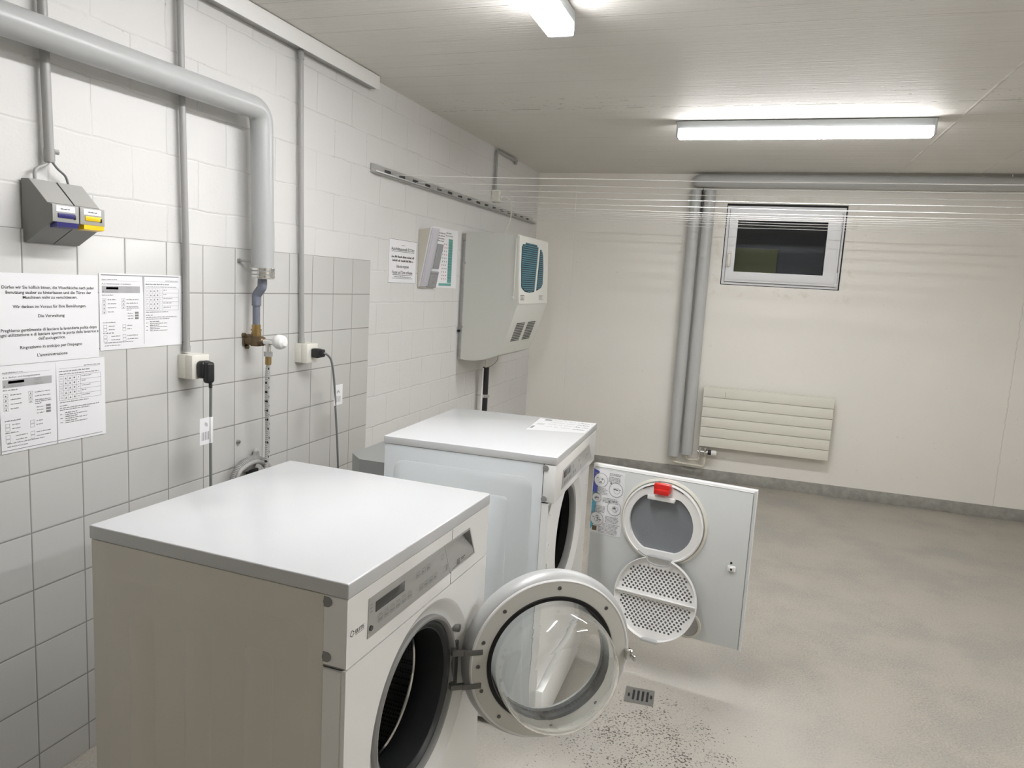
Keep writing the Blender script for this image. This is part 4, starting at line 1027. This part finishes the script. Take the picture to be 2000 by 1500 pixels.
for x in (.05, .48):
    for y in (.05, .55): MB().cyl((x, y, 0), (x, y, .022), .02, 16).build('foot', 'black', td)
MB().box((.5175, .001, .7365), (D2-.001, Wd-.001, zb), .004).build('control_panel', 'enamel', td)
fa = MB().sheet([(.080, .760), (.538, .760), (.470, .823), (.090, .818)], [], WL(0, 0, D2-.0015), .0018); fascia = fa.build('fascia', 'fascia', td)
MB().box((D2-.0005, .100, .790), (D2+.0009, .185, .812), .0003).build('display', 'fascia_dark', fascia)
pr = MB(); F = WL(0, 0, D2+.0005)
for x in (.105, .127, .149, .171, .193): pr.rect(F, x, .768, x+.010, .778)
for x in (.235, .258): pr.rect(F, x, .772, x+.010, .782)
pr.rect(F, .22, .795, .228, .806); pr.rect(F, .31, .795, .317, .805); pr.rect(F, .34, .768, .348, .780)
pr.words(F, .42, .47, .790, .005); pr.rect(F, .42, .782, .43, .787)
flat(pr, 'button_print', 'ink_grey', fascia)
for z in (.840, .747): MB().cyl((.524, .0015, z), (.524, -.002, z), .009, 18).box((.5176, -.0015, z-.009), (.524, .0015, z+.009)).build('cover_plug', 'rubber', td)
C2Y, C2Z = .318, .557
fp = MB().sheet([(.001, .155), (Wd-.001, .155), (Wd-.001, .7345), (.001, .7345)], [circ(C2Y, C2Z, .19, 80)]+[circ(y, z, .004, 8) for y, z in ((.03, .60), (.03, .45), (.56, .65), (.56, .45), (.56, .3), (.035, .69))]+[rrect(.018, .515, .026, .545, .003, 3)], WL(0, 0, .535), .004)
fp.box((.5175, .001, .02), (.536, .004, .7345)).box((.5175, Wd-.004, .02), (.536, Wd-.001, .7345))
fp.lathe([(.19, .004), (.186, .001), (.172, -.018), (.163, -.022), (.163, -.030), (.178, -.022), (.192, -.002)], WL(C2Y, C2Z, .535), 80)
fp.build('front_panel', 'enamel', td)
MB().box((.5175, .001, .02), (D2, Wd-.001, .150), .003).build('plinth_flap', 'enamel', td)
MB().box((.5365, .588, .16), (.5385, .5985, .73), .0006).build('door_strip', 'ringcream', td)
MB().lathe([(.164, -.018), (.160, -.010), (.148, -.012), (.143, -.022), (.143, -.030), (.165, -.030)], WL(C2Y, C2Z, .535), 80).build('opening_seal', 'rubber', td)
MB().lathe([(.1435, -.0305), (.146, -.058), (.250, -.062), (.252, -.07), (.252, -.46), (.0, -.465)], WL(C2Y, C2Z, .535), 72, closed=False).build('drum', 'dryer_inside', td)
MB().add([(.5385, .0005, .728), (.5385, .046, .728), (.5385, .006, .700), (.5395, .0005, .728), (.5395, .046, .728), (.5395, .006, .700)], [(0, 1, 2), (5, 4, 3), (0, 3, 4, 1), (1, 4, 5, 2), (2, 5, 3, 0)]).build('notch_shade_patch', 'rubber', td)  # flat dark triangle painting the shade of the notch under the panel
# printed sheet on the lid
st = thing('sticker_sheet', 'printed paper sheet lying on the front far corner of the dryer top', 'paper sheet', (BX[0], BX[1], Z2+.0003), BYAW)
sh_ = MB().add([(.362, .340, 0), (.553, .388, 0), (.556, .592, 0), (.347, .575, 0), (.362, .340, .0005), (.553, .388, .0005), (.556, .592, .0005), (.347, .575, .0005)],
               [(3, 2, 1, 0), (4, 5, 6, 7), (0, 1, 5, 4), (1, 2, 6, 5), (2, 3, 7, 6), (3, 0, 4, 7)]).build('sheet', 'film', st)
k = MB(); F = frame((0, 0, .0006), (1, 0, 0), (0, 1, 0))
for i, y in enumerate((.575-.006, .535-.004, .492, .448)):
    x0 = .405-i*.001
    k.words(F, x0, x0+.050, y-.018, .013, 1); k.words(F, x0+.058, x0+.098, y-.018, .013, 1); k.words(F, x0+.100, min(x0+.146, .552), y-.018, .014, 0)
k.rect(F, .372, .540, .398, .566, 0); k.rect(F, .362, .375, .372, .42, 0); k.rect(F, .366, .45, .392, .480, 1)
flat(k, 'printed_text', ['ink_grey', 'ink_light'], st)
# dryer door
DB = rad(-8.6)
dd = MB()
DW, DH, DZ0 = .584, .574, .1525
dl = MB().box((0, .002, DZ0), (DW, .024, DZ0+DH), .0025)
ddoor = dl.build('door', 'enamel', td, loc=(D2-.002, Wd, 0), rotz=DB-BYAW, label='square door swung open, inner side with lint filter visible')
FB = frame((0, 0, 0), (1, 0, 0), (0, 0, 1))      # normal -y
MB().box((.006, -.0004, DZ0+.004), (DW-.012, .003, DZ0+DH-.009), .0005).box((DW-.009, -.0002, DZ0+.002), (DW-.0005, .003, DZ0+DH-.003)).build('inner_skin', 'skin', ddoor)
MB().box((DW-.0115, -.0008, DZ0+.006), (DW-.0105, .0, DZ0+DH-.012)).box((.01, -.0008, DZ0+DH-.011), (DW-.012, .0, DZ0+DH-.010)).build('skin_seam', 'ink_grey', ddoor)
RC = (.276, .556)
MB().lathe([(.158, .0), (.157, .006), (.150, .009), (.146, .004), (.146, 0)], frame((RC[0], 0, RC[1]), (1, 0, 0), (0, 0, 1)), 80).build('filter_seal', 'ringcream', ddoor)
# filter frame: ring with flattened window
cutp = [p for p in circ(RC[0]-.004, RC[1]-.004, .115, 64)]
cutp = [(x, min(max(z, .452), .650)) for x, z in cutp]
q = []
for p in cutp:
    if not q or (abs(p[0]-q[-1][0])+abs(p[1]-q[-1][1])) > 1e-5: q.append(p)
cutp = q
ffm = MB().sheet(circ(RC[0], RC[1], .143, 72), [cutp], frame((0, 0, 0), (1, 0, 0), (0, 0, 1)), .016)
ffm.lathe([(.143, .014), (.1455, .010), (.1455, .018), (.140, .020), (.138, .016)], frame((RC[0], 0, RC[1]), (1, 0, 0), (0, 0, 1)), 72)
ffm.build('filter_frame', 'plastic_white', ddoor)
MB().sheet([(RC[0]-.004+(x-RC[0]+.004)*1.01, z) for x, z in cutp], [], frame((0, 0, 0), (1, 0, 0), (0, 0, 1)), .003).build('filter_mesh', 'mesh', ddoor)
for a0, a1, r_ in ((60, 76, .137), (104, 124, .137), (236, 282, .139)):
    pts = circ(RC[0], RC[1], r_, 14, a0, a1)
    MB().tube([(p[0], -.0175, p[1]) for p in pts], .0014, 6).build('frame_slot', 'rubber_dark', ddoor)
MB().box((.242, -.040, .668), (.300, -.014, .702), .005).box((.244, -.046, .664), (.298, -.030, .684), .004).build('red_latch', 'red', ddoor)
MB().box((.221, -.030, .642), (.318, -.016, .650), .002).box((.221, -.034, .640), (.318, -.028, .656), .002).build('latch_bracket', 'plastic_white', ddoor)
# lid hanging from the filter
lid = MB(); LC = (0, -.150); 
th = rad(9)
LF = frame((.284, -.022, .437), (1, 0, 0), (0, -math.sin(th)*-1*-1, math.cos(th)))      # hangs, tilting away from the door at the bottom
LF = frame((.284, -.022, .437), (1, -.02, 0), (0, math.sin(th), math.cos(th)))
holes = []
rr = .0046
for j in range(-16, 17):
    for i in range(-12, 13):
        x = i*.0155+(j % 2)*.00775; y = -.150+j*.0092
        if abs(y+.146) < .013: continue
        if math.hypot(x, y+.150) < .131 and y < -.045+(-.0 if abs(x) > .04 else 0) and y > -.262 and not (abs(x) < .045 and y > -.045): holes.append(circ(x, y, rr, 7))
lo = circ(0, -.150, .1465, 64)
lid.sheet(lo, holes, LF, .002)
lid.lathe([(.1435, -.0), (.1475, 0), (.1485, .020), (.1465, .021), (.1455, .004)], LF @ Matrix.Translation((0, -.150, 0)), 80)
lid.box((-.143, -.1475, .002), (.143, -.1445, .018), .0008, 0, LF)
lid.box((-.143, -.1600, .001), (.143, -.1450, .0035), .0008, 0, LF)
lidob = lid.build('filter_lid', 'plastic_white', ddoor)
MB().sheet(circ(0, -.150, .140, 48), [], LF @ Matrix.Translation((0, 0, -.0025)), .0012).build('lid_mesh', 'mesh', ddoor)
MB().tube([LF @ Vector(p) for p in smooth([(-.042, -.006, .022), (-.038, -.022, .022), (0, -.030, .022), (.038, -.022, .022), (.042, -.006, .022)])], .0028, 10).box((-.045, -.006, .006), (.045, 0, .024), .002, 0, LF).box((-.032, -.302, .0), (.032, -.293, .024), .003, 0, LF).build('lid_handle', 'silver', ddoor)
MB().lathe([(.050, 0), (.049, .006), (.042, .007), (.041, 0)], frame((.392, 0, .203), (1, 0, 0), (0, 0, 1)), 48).build('vent_ring', 'ringcream', ddoor)
MB().lathe([(0, .001), (.041, .001), (.041, .002), (0, .002)], frame((.392, 0, .203), (1, 0, 0), (0, 0, 1)), 48).build('vent_disc', 'steel', ddoor)
MB().box((.512, -.007, .432), (.540, -.0005, .452), .003).box((.519, -.012, .435), (.533, -.006, .449), .002).build('catch', 'plastic_white', ddoor)
MB().box((.523, -.0128, .4385), (.5295, -.0115, .4455)).cyl((.523, -.0005, .461), (.523, -.002, .461), .004, 12).build('catch_hole', 'gap', ddoor)
# picture sticker on the door
sk = MB().box((.004, -.0012, .465), (.124, -.0006, .7085)).build('instruction_sticker', 'paper', ddoor)
Fs = frame((0, -.0013, 0), (1, 0, 0), (0, 0, 1)); Fs2 = frame((0, -.0016, 0), (1, 0, 0), (0, 0, 1)); Fs3 = frame((0, -.0019, 0), (1, 0, 0), (0, 0, 1))
pr = MB()
pr.add([(.004, .620, .0002), (.022, .612, .0002), (.026, .70, .0002), (.004, .7085, .0002)], [(0, 1, 2, 3)], 1, Fs)
pr.add([(.004, .475, .0002), (.014, .490, .0002), (.026, .620, .0002), (.004, .620, .0002)], [(0, 1, 2, 3)], 2, Fs)
for cx, cz, r_ in ((.034, .668, .027), (.094, .640, .027), (.022, .600, .018), (.092, .570, .027), (.028, .520, .026)):
    pr.disc(Fs2, cx, cz, r_, 3, 32, .0); pr.ring(Fs3, cx, cz, r_, .0016, 0)
    for i in range(7):
        a = random.uniform(0, 6.28); ra = random.uniform(0, r_*.55)
        x, z = cx+ra*math.cos(a), cz+ra*math.sin(a); pr.rect(Fs3, x-random.uniform(.002, .006), z-random.uniform(.0008, .0025), x+random.uniform(.001, .005), z+random.uniform(.0008, .002))
    pr.ring(Fs3, cx+r_*.1, cz-r_*.1, r_*.42, .0010, 0)
    pr.disc(Fs3, cx-r_*.75, cz+r_*.85, .004, 0, 12)
for (x0, x1, zz, nn) in ((.065, .118, .697, 2), (.064, .112, .683, 4), (.018, .064, .636, 5), (.046, .108, .602, 4), (.014, .060, .568, 5), (.060, .112, .534, 5), (.052, .118, .506, 3), (.036, .112, .490, 5)):
    for i in range(nn): pr.words(Fs2, x0, x1-random.random()*.008, zz-i*.0052, .0036)
pr.rect(Fs2, .012, .474, .030, .492, 4)
flat(pr, 'sticker_print', ['ink_grey', 'lilac', 'cyan', 'paper', 'bronze'], sk)

# grey duct box behind the dryer
mb = MB().prism([(.378, 2.200), (.442, 2.138), (.600, 2.138), (.600, 2.440), (.378, 2.440)], frame((0, 0, 0), (1, 0, 0), (0, 1, 0)), .748)
tag(mb.build('sheet_metal_duct', 'duct'), 'grey sheet metal duct box standing between the tiled wall and the dryer', 'duct')
